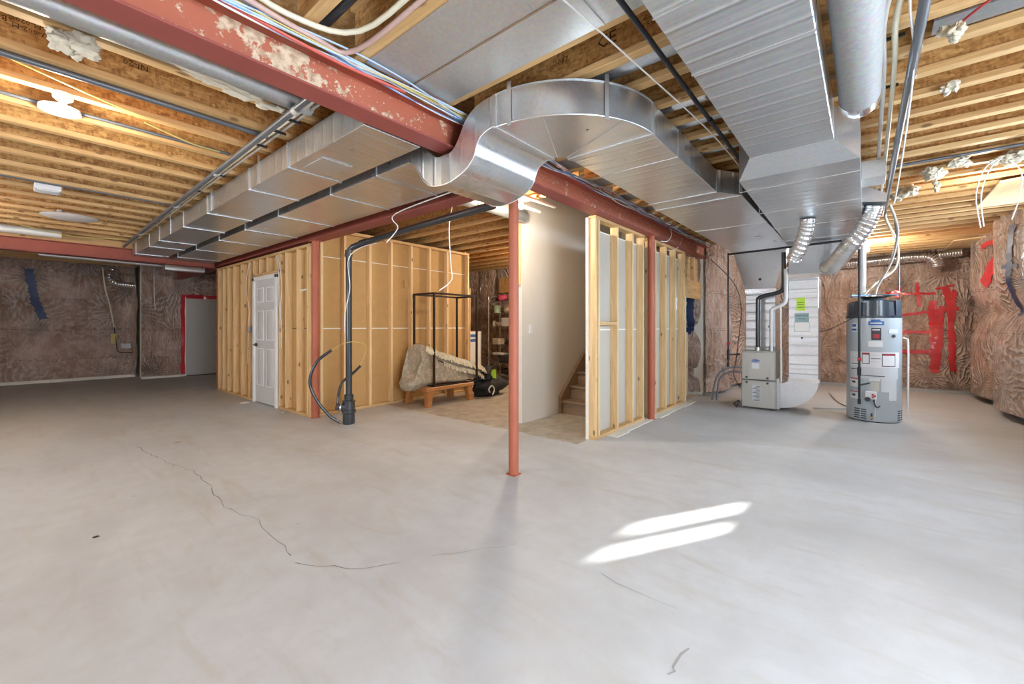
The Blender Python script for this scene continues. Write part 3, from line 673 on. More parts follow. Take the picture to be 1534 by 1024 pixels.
def strap(parent,x,y,nx,ny,z0=2.40,z1=2.66,w=.026):
    t=Vector((-ny,nx,0))*w/2; n_=Vector((nx,ny,0))*.003
    a=[Vector((x,y,z0))+s for s in (t,-t,-t+n_,t+n_)]; b=[v+Vector((0,0,z1-z0)) for v in a]
    bm=B(); hexa(bm,a,b); return finish('hanger_strap',bm,'cleat',parent)
for a in (PI+.16,PI+.98): strap(tk,cx+.706*math.cos(a),cy+.706*math.sin(a),math.cos(a),math.sin(a))
box('duct_section',(2.59,1.02,2.42),(4.06,1.63,2.62),'gx',tk,.004)
bm=B(); hexa(bm,[(4.06,1.02,2.42),(4.06,1.63,2.42),(4.06,1.63,2.62),(4.06,1.02,2.62)],[(4.30,.87,2.42),(4.30,1.66,2.42),(4.30,1.66,2.62),(4.30,.87,2.62)]); finish('transition_section',bm,'gx',tk)
box('duct_section',(4.30,.87,2.42),(7.88,1.66,2.62),'gx',tk,.004)
cleat_ring(tk,'x',4.06,1.02,1.63,2.42,2.62); cleat_ring(tk,'x',4.31,.87,1.66,2.42,2.62)
for x in (3.05,5.6): cleat_ring(tk,'x',x,*( (1.02,1.63) if x<4 else (.87,1.66)),2.42,2.62,.012,.003)
bm=B(); hexa(bm,[(7.50,.90,2.42),(7.88,.90,2.42),(7.88,1.64,2.42),(7.50,1.64,2.42)],[(7.44,1.06,1.77),(7.84,1.06,1.77),(7.84,1.44,1.77),(7.44,1.44,1.77)]); hop=finish('hopper',bm,'g',tk)
bm=B(); lathe(bm,(7.445,1.25,1.95),[(.02,0),(.02,.006)],12,'x'); finish('hole_plug',bm,'black',hop)
box('plenum_box',(7.42,1.04,.86),(7.84,1.44,1.77),'gz',tk,.004); box('tape_band',(7.412,1.03,1.745),(7.85,1.45,1.80),'foil',tk)
for z in (1.15,1.45): box('seam_cleat',(7.413,1.035,z),(7.42,1.445,z+.008),'cleat',tk)
bm=B(); lathe(bm,(7.418,1.12,1.22),[(.018,-.008),(.018,0)],10,'x'); finish('knob',bm,'black',tk)
# return duct C
rt=root('return_duct',(3.5,.4,2.33),'wide galvanised return duct overhead that widens and drops to the furnace side','duct')
box('duct_section',(.2,.154,2.42),(3.40,.636,2.62),'gx',rt,.004)
for x,t in ((1.02,.010),(1.18,.010),(1.62,.006),(2.10,.012)): cleat_ring(rt,'x',x,.154,.636,2.42,2.62,t,.003)
cleat_ring(rt,'x',1.36,.154,.636,2.42,2.62,.02,.004)
bm=B(); hexa(bm,[(3.40,.154,2.42),(3.40,.636,2.42),(3.40,.636,2.63),(3.40,.154,2.63)],[(3.60,.03,2.33),(3.60,.745,2.33),(3.60,.745,2.63),(3.60,.03,2.63)]); finish('transition_section',bm,'g',rt)
bm=B(); hexa(bm,[(3.60,.03,2.33),(3.60,.745,2.33),(3.60,.745,2.63),(3.60,.03,2.63)],[(7.6,.03,2.33),(7.6,.83,2.33),(7.6,.83,2.63),(7.6,.03,2.63)]); finish('duct_section',bm,'gx',rt)
for x in (3.9,4.75,5.6,6.5): cleat_ring(rt,'x',x,.03,.80,2.33,2.62,.014,.003)
cleat_ring(rt,'x',3.405,.154,.636,2.42,2.62,.012,.003)
bm=B(); hexa(bm,[(7.0,.12,2.33),(7.6,.12,2.33),(7.6,.82,2.33),(7.0,.82,2.33)],[(7.2,.47,1.95),(7.65,.47,1.95),(7.65,.85,1.95),(7.2,.85,1.95)]); finish('hopper',bm,'g',rt)
box('drop_section',(7.2,.50,.44),(7.65,.85,1.95),'gz',rt,.004); box('tape_band',(7.192,.49,1.90),(7.66,.86,1.965),'foil',rt); box('tape_band',(7.194,.49,.44),(7.655,.855,.485),'foil',rt)
for z in (.62,.80,.98,1.08): box('bead',(7.193,.505,z),(7.2,.845,z+.012),'cleat',rt)
pa=[]
for i in range(13):
    a=i/12*PI/2; pa.append(((.98-.48*math.cos(a),.46-.42*math.sin(a)),(.98-.13*math.cos(a),.46-.06*math.sin(a))))
bm=B(); ext_profile(bm,pa,7.2,7.65,'x'); finish('boot_elbow',bm,'g',rt,ang=40)
box('filter_slot',(7.17,.955,.02),(7.68,1.0,.47),'gd',rt,.003)
box('access_panel',(7.19,.60,1.145),(7.2,.78,1.285),'gflat',rt,.004); bm=B(); lathe(bm,(7.195,.69,1.06),[(.014,-.006),(.014,0)],10,'x'); finish('hole_plug',bm,'screw',rt)
s_=box('sticker',(7.193,.655,1.445),(7.199,.755,1.63),'lime',rt,label='lime green sticker'); 
for z in (1.56,1.53,1.49): box('print_line',(7.1915,.67,z),(7.193,.74,z+.008),'ink',s_)
s_=box('name_plate',(7.193,.61,1.285),(7.199,.775,1.41),'teal',rt,label='teal label with black lettering'); 
text('lettering','THERMOPLUS',.032,face_mw((7.192,.6925,1.375),(0,-1,0),(0,0,1)),'ink',s_,sx=.75); box('print_line',(7.1915,.65,1.325),(7.193,.735,1.333),'ink',s_)
# side boots
bm=B(); bx(bm,(4.62,-.13,2.46),(4.90,.03,2.61),.004); finish('side_boot',bm,'gflat',rt)
bm=B(); hexa(bm,[(5.28,.03,2.42),(5.58,.03,2.42),(5.58,.03,2.58),(5.28,.03,2.58)],[(5.32,-.15,2.40),(5.52,-.15,2.40),(5.52,-.15,2.48),(5.32,-.15,2.48)]); finish('side_boot',bm,'g',rt)
# flexible ducts
def flexd(name,pts,r,label,rings=None,mat='flex',**k):
    P=smoothpts(pts,14)
    # resample for corrugation
    q=[P[0]]; step=.011
    for a,b in zip(P,P[1:]):
        d=(b-a).length; m_=max(1,int(d/step))
        for i in range(1,m_+1): q.append(a.lerp(b,i/m_))
    bm=B(); tube(bm,q,r,20,rf=lambda i,n_:1+(.10 if i%3==0 else -.05)); return finish(name,bm,mat,None,label,'flexible duct',ang=60,**k)
flexd('flexible_duct',[(5.42,-.06,2.40),(5.44,-.04,2.32),(5.48,.02,2.19),(5.6,.14,2.04),(6.0,.25,1.96),(6.5,.32,1.95),(7.05,.40,2.02)],.08,'silver corrugated flexible duct sweeping down from the side boot of the return duct')
flexd('flexible_duct',[(5.3,.46,2.33),(5.32,.47,2.24),(5.4,.535,2.06),(5.5,.60,1.96)],.068,'short silver flexible duct hanging under the return duct')
flexd('flexible_duct',[(10.9,1.9,2.5),(10.9,.9,2.49),(10.88,-.03,2.50),(10.86,-.75,2.52),(10.82,-.95,2.44),(10.8,-1.0,2.28)],.095,'long silver foil duct running along the top of the right insulated wall',mat='foil')
flexd('flexible_duct',[(10.86,-1.0,2.52),(10.86,-1.3,2.54)],.07,'stub of foil duct in the corner of the right insulated wall',mat='foil')
# galvanised round pipe at right
rp=root('round_duct',(2.0,.03,2.52),'smooth round galvanised pipe hanging beside the return duct','duct')
bm=B(); lathe(bm,(0,.028,2.525),[(.092,.4),(.092,3.12)],40,'x'); finish('pipe_section',bm,galv('galvanised_spangle',None,(.33,.33,.32),.62,dull=.78),rp,ang=50)
bm=B(); lathe(bm,(0,.028,2.525),[(.094,3.08),(.095,3.16),(.088,3.19),(.06,3.2)],40,'x'); finish('taped_end',bm,'foil',rp,ang=50,label='silver taped end')
# metal panning sheets on joist bottoms
pn=root('joist_panning',(1.54,1.0,JB),'flat sheet metal panning nailed under two joist bays beside the wire bundle','panning')
for (x0,x1) in ((1.245,1.535),(1.54,1.815)):
    for (y0,y1) in ((-.6,.62),(.625,1.15),(1.155,2.08)) if x0<1.5 else ((-.6,.95),(.955,2.08)): box('sheet',(x0,y0,JB-.006),(x1,y1,JB-.001),'gflat',pn)
box('seam_strip',(1.533,-.6,JB-.010),(1.543,2.08,JB-.006),'stair',pn,label='thin brown seam')
for y,(x0,x1) in ((.62,(1.245,1.525)),(1.15,(1.245,1.525)),(.95,(1.55,1.815))): box('cross_seam',(x0,y-.004,JB-.010),(x1,y+.004,JB-.006),'cleat',pn)
for i,(x0,x1) in enumerate([(2.17,2.42),(2.475,2.72),(2.78,3.02),(3.09,3.33),(3.7,3.95),(4.3,4.56),(4.9,5.15)]):
    box('joist_panning',(x0,1.35,JB+.012),(x1,2.1,JB+.018),'gd',None,label='grey metal sheet panning a joist bay between the trunk duct and the red beam',cat='panning',group='panned bays behind the trunk duct')
for i,x in enumerate((2.29,2.90,3.2,3.5,3.8)):
    bm=B(); lathe(bm,(x,0,JB+.09),[(.062,.3),(.062,1.35)],18,'y'); o=finish('branch_pipe',bm,'foil' if i%2 else 'gd',None,'round metal branch pipe lying up in a joist bay between the two overhead ducts','branch pipe','branch pipes between the ducts',ang=50)
# round pipes up in the left bays
bm=B(); lathe(bm,(0,2.84,2.695),[(.07,XL+.1),(.07,1.30)],24,'x'); finish('branch_pipe',bm,'gd',None,'round grey duct pipe lying just beyond the flaking red beam','branch pipe',ang=50)
def pipe_thing(name,pts,r,mat,label,cat,group=None,seg=12,smooth=0): return pipe(name,pts,r,mat,None,seg,smooth,label=label,cat=cat,group=group)
for y,z in ((3.36,2.64),(6.2,2.66)): 
    pipe_thing('conduit',[(XL+.1,y+.075,z),(1.25,y+.075,z)],.018,'dgrey','dark grey conduit clipped alongside a %s'%('joist in the lettered bays' if y<4 else 'joist near the small white box'),'conduit')
pipe_thing('conduit',[(XL+.1,4.09,2.665),(1.2,4.09,2.665)],.012,'dgrey','thin grey conduit beside the bright ceiling bulb','conduit')
pd=root('drain_pipe',(1.2,5,2.57),'brown-grey drain pipe running along the left side of the flat duct','pipe')
pipe('pipe_run',[(1.17,2.3,2.60),(1.2,6,2.575),(1.25,9.5,2.56)],.022,'dgrey',pd)
for y in (2.75,4.4,5.9,8.0): pipe('coupling',[(1.173+.011*(y-2.3),y,2.596-.006*(y-2.3)),(1.173+.011*(y-2.3),y+.05,2.596-.006*(y-2.3))],.027,'pexg',pd)
for i,(dx,mt,lb) in enumerate(((.05,'pex','cream plastic water pipe strapped along the flat duct, nearest the drain pipe'),(.085,'pexg','grey plastic water pipe strapped along the flat duct, nearest the duct'))):
    pipe_thing('water_pipe',[(1.2+dx-.02,2.35,2.63),(1.2+dx,3,2.645),(1.21+dx,5,2.635),(1.225+dx,7,2.62),(1.235+dx,9.4,2.61)],.010,mt,lb,'pipe',smooth=4)
for y in (3.0,3.25,3.6,4.6,5.3,6.2,7.2): box('pipe_clip',(1.225,y,2.618),(1.31,y+.012,2.634),'black',None,label='small black clip holding pipes beside the flat duct',cat='clip',group='pipe clips by the flat duct')
# wires on the beam
def wire(pts,mat,label,r=.0045,name='cable',group=None): return pipe(name,pts,r,mat,None,seg=6,smooth=6,label=label,cat='cable',group=group)
cols=['wirew','wireb','wirey','wirel','wirew','wirel','wireb','wirew','wirey','wireb','wirew','wirel','wirew','wirel']
names={'wirew':'white','wireb':'blue','wirey':'yellow','wirel':'light blue','wirer':'red'}
for i,cmat in enumerate(cols):
    P=[]; 
    for j in range(12):
        x=-1.2+j*(3.3/11); sp=.5+.5*math.cos(j*1.1)
        P.append((x,2.078+.026*math.sin(i*2.1+j*.8)-.014*(i%3),2.614+.026*math.sin(i*1.3+j*.83+(i%4))-.012*sp))
    P.append((2.4,2.10,2.63)); P.append((2.9,2.09,2.61))
    wire(P,cmat,names[cmat]+' cable in the bundle draped along the top of the flaking red beam',.0048 if i%2 else .0038,group='%s cables of the beam bundle, camera side'%names[cmat])
wire([(-.6,2.08,2.66),(.2,2.06,2.60),(.7,2.075,2.585),(1.1,2.075,2.575),(1.5,2.08,2.60)],'wirer','thick red cable sagging below the bundle on the flaking red beam',.008)
wire([(-.4,2.07,2.655),(.25,2.06,2.60),(.7,2.07,2.60),(1.2,2.08,2.62),(2.1,2.05,2.60),(2.3,2.07,2.60)],'wirew','white cable hanging lowest along the flaking red beam',.005)
for i,cmat in enumerate(['wirew','wireb','wirel','wirew','wirel','wirer','wireb','wirew','wirek']):
    P=[(2.3,2.1,2.63)]
    for j in range(12):
        x=2.55+j*.47; P.append((x,2.085+.03*math.sin(i*2.3+j*1.9)-.008*(i%3),2.615+.025*math.sin(i*1.7+j*1.35)-.03*(i==3 and j in(1,2))))
    P=[(a,b,min(c,2.645)) for a,b,c in P]
    wire(P,cmat,{'wirek':'black'}.get(cmat,names.get(cmat,''))+' cable in the tangle along the far half of the red beam',.004,group='%s cables of the far tangle'%({'wirek':'black'}.get(cmat,names.get(cmat,''))))
wire([(6.0,2.11,2.60),(5.95,2.08,2.5),(5.75,2.06,2.38),(5.6,2.1,2.36)],'wirew','loose white cable end hanging off the far red beam',.006)
# pipes above the beam, near side, top of the photo
pipe_thing('water_pipe',[(.15,2.0,2.66),(.5,1.95,2.64),(.80,2.0,2.63),(1.08,1.85,2.63),(1.10,1.2,2.64),(1.12,0,2.645)],.013,'pex','cream water pipe bending over the wire bundle at the top of the photo','pipe',smooth=5)
pipe_thing('water_pipe',[(.1,2.05,2.64),(.55,2.02,2.62),(.95,2.05,2.62),(1.14,1.98,2.625),(1.15,1.2,2.64),(1.16,0,2.645)],.013,'pexr','pinkish water pipe beside the cream one above the wire bundle','pipe',smooth=5)
pipe_thing('drain_pipe',[(1.02,2.1,2.74),(1.02,0,2.77)],.026,'abs','black pipe up in the joist bay beside the cream water pipe','pipe')
# black pipe & wire between trunk and return
bp=root('gas_pipe',(2.5,.8,2.6),'black iron pipe running between the return duct and the trunk duct','pipe')
pipe('pipe_run',[(.2,.795,2.60),(3.95,.80,2.60)],.013,'iron',bp); pipe('coupling',[(1.50,.797,2.60),(1.54,.797,2.60)],.018,'iron',bp); pipe('coupling',[(3.0,.797,2.60),(3.04,.797,2.60)],.017,'iron',bp)
wire([(.9,1.1,2.62),(1.4,1.0,2.61),(2.2,.92,2.60),(3.2,.84,2.59),(4.0,.81,2.56)],'wirew','white cable stretched beside the black overhead pipe',.0045)
wire([(1.1,.87,2.62),(1.35,.85,2.60),(1.55,.80,2.585),(1.75,.70,2.62)],'wirew','short white cable looped over the black overhead pipe',.005)
# right-hand pipes
for i,(y,mt,lb) in enumerate(((-.082,'pexg','grey water pipe close beside the smooth round pipe'),(-.125,'pex','cream water pipe beside the round pipe'))):
    pipe_thing('water_pipe',[(.3,y,2.63),(1.8,y-.005,2.63),(2.2,y-.01,2.62),(2.6,y+.02,2.61),(3.3,y+.005,2.61),(6.0,y,2.61)],.0125,mt,lb,'pipe',smooth=4)
for x in (1.95,2.25,2.75,3.3): box('pipe_clip',(x,-.145,2.612),(x+.010,-.066,2.628),'black',None,label='black clip around the two thin pipes right of the round pipe',cat='clip',group='pipe clips right of the round pipe')
dp=root('drain_pipe',(3,-.18,2.6),'grey drain pipe with ribbed coupling at the upper right','pipe')
pipe('pipe_run',[(.3,-.205,2.60),(6.6,-.16,2.54)],.021,'dgrey',dp)
for x in (2.13,2.20): pipe('coupling',[(x,-.192,2.583),(x+.04,-.192,2.583)],.030,'pexg',dp)
wire([(.6,-.11,2.60),(1.7,-.12,2.60),(2.4,-.14,2.585),(3.0,-.19,2.56),(4.2,-.21,2.50),(4.9,-.20,2.36),(5.0,-.19,2.30)],'wirew','white cable hanging beside the grey drain pipe at upper right',.0055)
# ------------------------------------------------------------------ pipes round the furnace
gp=root('gas_pipe',(6.9,.8,2.3),'black gas pipe crossing below both big ducts, dropping to furnace and water heater','pipe')
pipe('pipe_run',[(6.93,1.58,2.30),(6.72,.06,2.30)],.014,'iron',gp)
pipe('drop_pipe',[(6.93,1.58,2.32),(6.93,1.58,.62)],.012,'iron',gp); pipe('branch_pipe',[(6.93,1.58,.80),(7.2,1.48,.80)],.011,'iron',gp)
pipe('fitting',[(6.93,1.58,.88),(6.93,1.58,.72)],.019,'iron',gp); pipe('fitting',[(6.93,1.58,.68),(6.93,1.58,.62)],.017,'iron',gp); bm=B(); lathe(bm,(6.91,1.57,.97),[(.02,-.02),(.02,.02)],10,'y'); finish('valve_handle',bm,'inkr',gp,label='red valve handle')
pipe('drop_pipe',[(6.72,.062,2.62),(6.72,.062,.28)],.013,'iron',gp,label=None); pipe('fitting',[(6.72,.062,.72),(6.72,.062,.62)],.02,'iron',gp); pipe('fitting',[(6.72,.062,.33),(6.72,.062,.27)],.018,'iron',gp)
bm=B(); lathe(bm,(6.70,.06,.82),[(.018,-.02),(.018,.02)],10,'y'); finish('valve_handle',bm,'inkr',gp,label='red valve handle'); pipe('branch_pipe',[(6.72,.062,.50),(7.05,-.03,.50)],.010,'iron',gp)
fu=root('furnace',(7.45,1.22,0),'grey gas furnace with blue oval badge standing under the trunk duct','furnace')
box('cabinet',(7.12,1.0,.02),(7.85,1.44,.86),'steel',fu,.006)
ud=box('upper_door',(7.095,1.005,.44),(7.12,1.435,.845),'steel',fu,.008); ld=box('lower_door',(7.095,1.005,.03),(7.12,1.435,.425),'steel',fu,.008)
box('door_gap',(7.11,1.0,.425),(7.122,1.44,.44),'steeld',fu)
for dd,z0,z1 in ((ud,.47,.64),(ld,.24,.40)):
    for y in (1.355,1.08):
        bm=B(); a=[(7.094,y-.02,z0),(7.094,y+.02,z0),(7.094,y+.006,z1),(7.094,y-.006,z1)]; b=[(7.088,p[1],p[2]) for p in a]; hexa(bm,a,b); finish('pressed_rib',bm,'steel',dd)
for dd,z in ((ud,.47),(ld,.395)):
    for y in (1.365,1.095):
        bm=B(); lathe(bm,(7.09,y,z),[(.016,-.012),(.016,0)],12,'x'); finish('latch_screw',bm,'screw',dd)
bm=B(); lathe(bm,(7.092,1.25,.715),[(.05,-.004),(.05,.002)],24,'x')
for v in bm.verts: v.co.z=.715+(v.co.z-.715)*.42; v.co.y=1.25+(v.co.y-1.25)*1.15
bd=finish('badge',bm,'inkb',ud,label='blue oval badge'); text('lettering','Carrier',.036,face_mw((7.0875,1.25,.713),(0,-1,0),(0,0,1)),'label',bd)
box('notice',(7.092,1.20,.60),(7.095,1.30,.685),'label',ud); lb=box('rating_label',(7.092,1.19,.12),(7.095,1.29,.36),'labelg',ld)
for i in range(12): box('print_line',(7.091,1.195,.13+i*.019),(7.092,1.285-.02*(i%3),.137+i*.019),'ink',lb)
for i in range(3): box('foot',(7.15+.28*i,1.01,0),(7.20+.28*i,1.06,.02),'screw',fu)
vp=root('vent_pipe',(7.25,1.2,.86),'black plastic vent pipe rising from the furnace top with two elbows','pipe')
pipe('pipe_run',[(7.25,1.245,.86),(7.25,1.245,1.55),(7.25,1.235,1.64),(7.25,1.16,1.68),(7.25,.98,1.72),(7.25,.92,1.78),(7.25,.915,1.9),(7.25,.915,2.3)],.030,'abs',vp,smooth=5,seg=16); pipe('collar',[(7.25,1.245,.86),(7.25,1.245,.91)],.042,'cleat',vp)
vq=root('vent_pipe',(7.2,1.05,.86),'white plastic vent pipe rising from the furnace top beside the black one','pipe')
pipe('pipe_run',[(7.2,1.06,.86),(7.2,1.06,1.42),(7.2,1.05,1.47),(7.2,1.0,1.50),(7.2,.92,1.54),(7.2,.885,1.60),(7.2,.88,1.8),(7.2,.88,2.05)],.028,'pvc',vq,smooth=5,seg=16); pipe('collar',[(7.2,1.06,.86),(7.2,1.06,.93)],.036,'gd',vq)
pipe_thing('conduit',[(7.12,.93,.42),(7.12,.935,1.5)],.010,'pvc','thin white conduit upright between furnace and return drop','conduit')
for k_,(z,dx) in enumerate(((.60,.0),(.53,.05))): pipe_thing('drain_hose',[(7.12,1.44,z),(7.05,1.58,z),(6.95,1.72-.02*k_,z-.1),(6.93,1.78-.05*k_,z-.3),(6.92,1.80-.06*k_,.10)],.013,'dgrey','grey drain hose arching off the left side of the furnace, '+('the upper one' if not k_ else 'the lower one'),'hose',smooth=5)
wire([(7.1,1.45,.30),(7.0,1.52,.5),(7.05,1.5,.7),(7.3,1.52,1.0),(7.4,1.50,1.5),(7.4,1.6,1.9),(7.2,1.9,2.3)],'wirek','thin black cable looping up the left side of the furnace',.006)
pipe_thing('condensate_trap',[(7.05,1.46,.10),(6.98,1.50,.07),(7.0,1.47,.03)],.025,'black','small black trap at the bottom left of the furnace','trap')
# water heater
wx,wy,wr=7.35,-.077,.281
wh=root('water_heater',(wx,wy,0),'tall grey cylindrical water heater with black cap and paper labels','water heater')
bm=B(); lathe(bm,(wx,wy,0),[(wr-.01,.012),(wr,.03),(wr,1.335)],64); tank=finish('tank',bm,'tankg',wh,ang=40); bm=B(); lathe(bm,(wx,wy,0),[(wr-.02,0),(wr-.02,.02)],40); finish('foot_ring',bm,'black',wh,ang=40)
bm=B(); lathe(bm,(wx,wy,0),[(wr+.006,1.33),(wr+.008,1.36),(wr-.002,1.365),(wr-.012,1.53),(wr-.04,1.555),(.12,1.565),(.11,1.59),(.05,1.60)],16); cap=finish('cap',bm,'capk',wh,ang=20)
def patch(name,x0,x1,y0,y1,mat,parent,d=.003,**k):
    A=lambda px:PI+.012+math.asin(max(-.98,min(.98,(px-1310.5)/42.5))); Z=lambda py:1.22-(py-489)/633*(5.40)
    bm=B(); n_=max(2,int(abs(x1-x0)/3)); rr=wr+d; L=[]
    for i in range(n_+1):
        a=A(x0+(x1-x0)*i/n_); c,s=math.cos(a),math.sin(a)
        L.append([bm.verts.new((wx+r_*c,wy+r_*s,z)) for r_,z in ((rr,Z(y1)),(rr,Z(y0)),(wr-.002,Z(y0)),(wr-.002,Z(y1)))])
    for a,b in zip(L,L[1:]):
        for q in range(4): bm.faces.new((a[q],b[q],b[(q+1)%4],a[(q+1)%4]))
    bm.faces.new(L[0]); bm.faces.new(L[-1][::-1])
    return finish(name,bm,mat,parent,**k)
for x0,x1 in ((1284,1292),(1300,1332),(1342,1350)): patch('cap_panel',x0,x1,450,473,'dark' if x0<1290 else 'capk',cap,.006)
lg=patch('logo',1302,1325,481,487,'inkb',tank,label='blue swoosh logo'); patch('logo_stroke',1306,1320,478.5,481.5,'inkb',lg); patch('logo_stroke',1305,1322,483,484.6,'label',lg,.005)
lg=patch('logo',1277,1285,484,497,'label',tank); patch('logo_stroke',1278,1284,485,489,'inkb',lg,.005); patch('logo_stroke',1277.5,1284.5,492,495,'inkb',lg,.005)
l2=patch('picture_label',1306.5,1321,491,509,'ink',tank,label='small black picture label'); patch('picture_band',1308,1319,493,494.5,'label',l2,.005); patch('picture_glow',1309,1318,500,506,'inkr',l2,.005)
patch('note',1302,1323,510.5,519,'label',tank); l3=patch('warning_label',1332,1345,493,499,'labelg',tank)
bm=B(); A=PI+.012+math.asin(28/42.5); 
tube(bm,[(wx+(wr-.01)*math.cos(A),wy+(wr-.01)*math.sin(A),1.10),(wx+(wr+.012)*math.cos(A),wy+(wr+.012)*math.sin(A),1.10)],.02,14); finish('gauge_port',bm,'screw',tank)
big=patch('instruction_label',1275,1347,527,550,'label',tank); patch('instruction_label',1275,1345,550,567,'labelg',tank)
for (a,b,c,d_) in ((1293,1304,528,545),(1322,1341,529,548)):
    q=patch('framed_notice',a,b,c,d_,'ink',big,.005); patch('framed_inner',a+1,b-1,c+3,d_-1,'label',q,.007); patch('framed_header',a+1,b-1,c+.6,c+2.4,'inkr',q,.007)
for k_,(a,b,y) in enumerate([(1306,1319,531),(1306,1320,536),(1306,1318,541),(1277,1289,553),(1294,1318,553.5),(1292,1326,562),(1324,1342,555),(1277,1290,545),(1277,1288,536)]): patch('print_line',a,b,y,y+1,'ink' if k_%2 else 'labelg',big,.005)
for (a,b,c,d_,m_) in ((1275,1287,567,581,'label'),(1275,1287,587,599,'label'),(1303,1319,565,570,'label'),(1321,1343,567,586,'labelg'),(1332,1343,586,598,'labelg'),(1306,1318,572,585,'steel')):
    q=patch('paper_label',a,b,c,d_,m_,tank); 
    if m_=='label' and a<1280: patch('framed_header',a+.5,b-.5,c+.5,c+2,'inkr',q,.005); patch('print_mark',a+3,b-4,c+5,c+8,'ink',q,.005)
for col_ in ((1281,1289),(1291,1299),(1345,1348.5),(1350,1352)):
    for i in range(5): patch('vent_slot',col_[0],col_[1],613+i*3.3,614.6+i*3.3,'ink',tank,.002)
cb=box('gas_control',(wx-wr-.06,wy-.03,.30),(wx-wr+.01,wy+.085,.40),'label',wh,.006,label='white gas control box'); 
for y,z in ((.0,.36),(.0,.33),(-.02,.345)): 
    bm=B(); lathe(bm,(wx-wr-.06,wy+.01+y,z),[(.012,-.008),(.012,0)],10,'x'); finish('red_button',bm,'inkr',cb)
bm=B(); lathe(bm,(wx-wr-.05,wy+.06,.30),[(.03,-.02),(.03,.01)],12,'x'); finish('control_knob',bm,'screw',cb)
pipe('flex_line',[(wx-wr-.03,wy-.0,.30),(wx-wr-.05,wy-.01,.24),(wx-wr-.04,wy-.03,.20),(wx-wr-.02,wy-.06,.22)],.008,'screw',wh,smooth=4,seg=8)
dv=pipe('drain_valve',[(wx-wr,wy+.02,.07),(wx-wr-.07,wy+.025,.07)],.013,'brass',wh); pipe('drain_cap',[(wx-wr-.03,wy+.02,.04),(wx-wr-.03,wy+.02,.12)],.009,'screw',wh)
pipe('thermo_rod',[(wx-wr-.01,wy-.01,.08),(wx-wr-.02,wy-.02,.30)],.004,'pvc',wh)
bm=B(); lathe(bm,(wx,wy,1.60),[(.13,0),(.17,.012),(.10,.028),(.045,.03)],24); finish('draft_hood',bm,'screw',wh,ang=50)
pipe_thing('vent_pipe',[(7.5,.03,1.58),(7.5,.03,2.62)],.036,'pvc','white plastic vent pipe rising from the top of the water heater','pipe')
pipe_thing('relief_pipe',[(wx-.02,wy-wr-.005,1.08),(wx-.02,wy-wr-.05,1.06),(wx-.02,wy-wr-.055,.9),(wx-.02,wy-wr-.05,.05)],.011,'pvc','thin white relief pipe down the right side of the water heater','pipe')
pipe_thing('water_pipe',[(7.4,-.1,1.60),(7.45,-.12,1.75),(7.35,-.25,2.05),(7.0,-.30,2.35),(6.6,-.26,2.48),(6.2,-.2,2.56)],.0135,'pexg','grey water pipe curving up from the water heater top','pipe',smooth=6)
pipe_thing('water_pipe',[(7.4,.05,1.60),(7.5,-.1,1.8),(7.6,-.30,2.0),(7.5,-.32,2.3),(6.9,-.2,2.5),(6.6,-.17,2.56)],.0135,'pex','cream water pipe looping above the water heater','pipe',smooth=6)
pipe_thing('water_pipe',[(7.65,-.34,1.7),(7.65,-.34,2.2),(7.65,-.30,2.62)],.010,'dgrey','dark upright pipe behind the water heater','pipe')
pipe_thing('hose',[(7.1,-.3,1.615),(7.25,-.25,1.625),(7.4,-.05,1.64),(7.2,.15,1.63)],.012,'wireb','blue hose coiled on top of the water heater','hose',smooth=5)
wire([(7.15,.12,1.34),(7.2,.35,1.2),(7.3,.5,1.15),(7.6,.62,1.22)],'wirek','black cable stretching left from the water heater cap',.005)
pipe_thing('floor_hose',[(7.7,.60,.012),(8.0,.2,.012),(8.6,.35,.012),(9.6,.5,.012)],.010,'pexg','thin hose lying on the floor behind the furnace','hose',smooth=5)
# ------------------------------------------------------------------ sump / drain stack
ds=root('drain_stack',(2.76,5.0,0),'black plastic drain stack standing before the brown partition, turning under the beam','pipe')
SXY=(2.76,4.99)
pipe('pipe_run',[(SXY[0],SXY[1],.3),(SXY[0],SXY[1],2.17),(2.79,4.95,2.22),(2.86,4.75,2.27),(2.87,4.5,2.28),(2.86,3.6,2.31),(2.85,2.6,2.33)],.038,'abs',ds,seg=18)
pipe('coupling',[(SXY[0],SXY[1],2.10),(SXY[0],SXY[1],2.18)],.046,'abs',ds); pipe('coupling',[(2.83,4.83,2.25),(2.86,4.74,2.27)],.046,'abs',ds)
bm=B(); lathe(bm,(*SXY,0),[(.07,0),(.075,.02),(.072,.13),(.085,.14),(.085,.18),(.075,.185),(.072,.27),(.08,.275),(.08,.29),(.055,.30),(.058,.36),(.05,.37),(.04,.372)],24); finish('valve_body',bm,'abs',ds,ang=40)
bm=B(); tube(bm,[(SXY[0]-.05,SXY[1]-.0,.21),(SXY[0]-.15,SXY[1]+.03,.23)],.045,16); finish('side_inlet',bm,'abs',ds); pipe('hose_clamp',[(SXY[0]-.10,SXY[1]+.01,.215),(SXY[0]-.115,SXY[1]+.018,.218)],.05,'chrome',ds)
pipe_thing('sump_hose',[(2.66,5.0,.03),(2.55,5.06,.12),(2.42,5.14,.33),(2.36,5.18,.55),(2.42,5.14,.78),(2.56,5.04,.93)],.018,'abs','black hose arching out on the left of the drain stack','hose',smooth=6)
pipe_thing('sump_hose',[(2.63,5.02,.25),(2.66,5.05,.40),(2.72,5.07,.52),(2.80,5.02,.60),(2.90,4.95,.72)],.016,'abs','short black hose crossing behind the drain stack','hose',smooth=6)
wire([(2.56,5.03,.93),(2.66,4.99,1.0),(2.78,4.93,1.03),(2.93,4.93,1.0),(2.98,4.95,.92),(2.88,4.95,.70)],'wirey','thin pale cord looping around the drain stack',.0035)
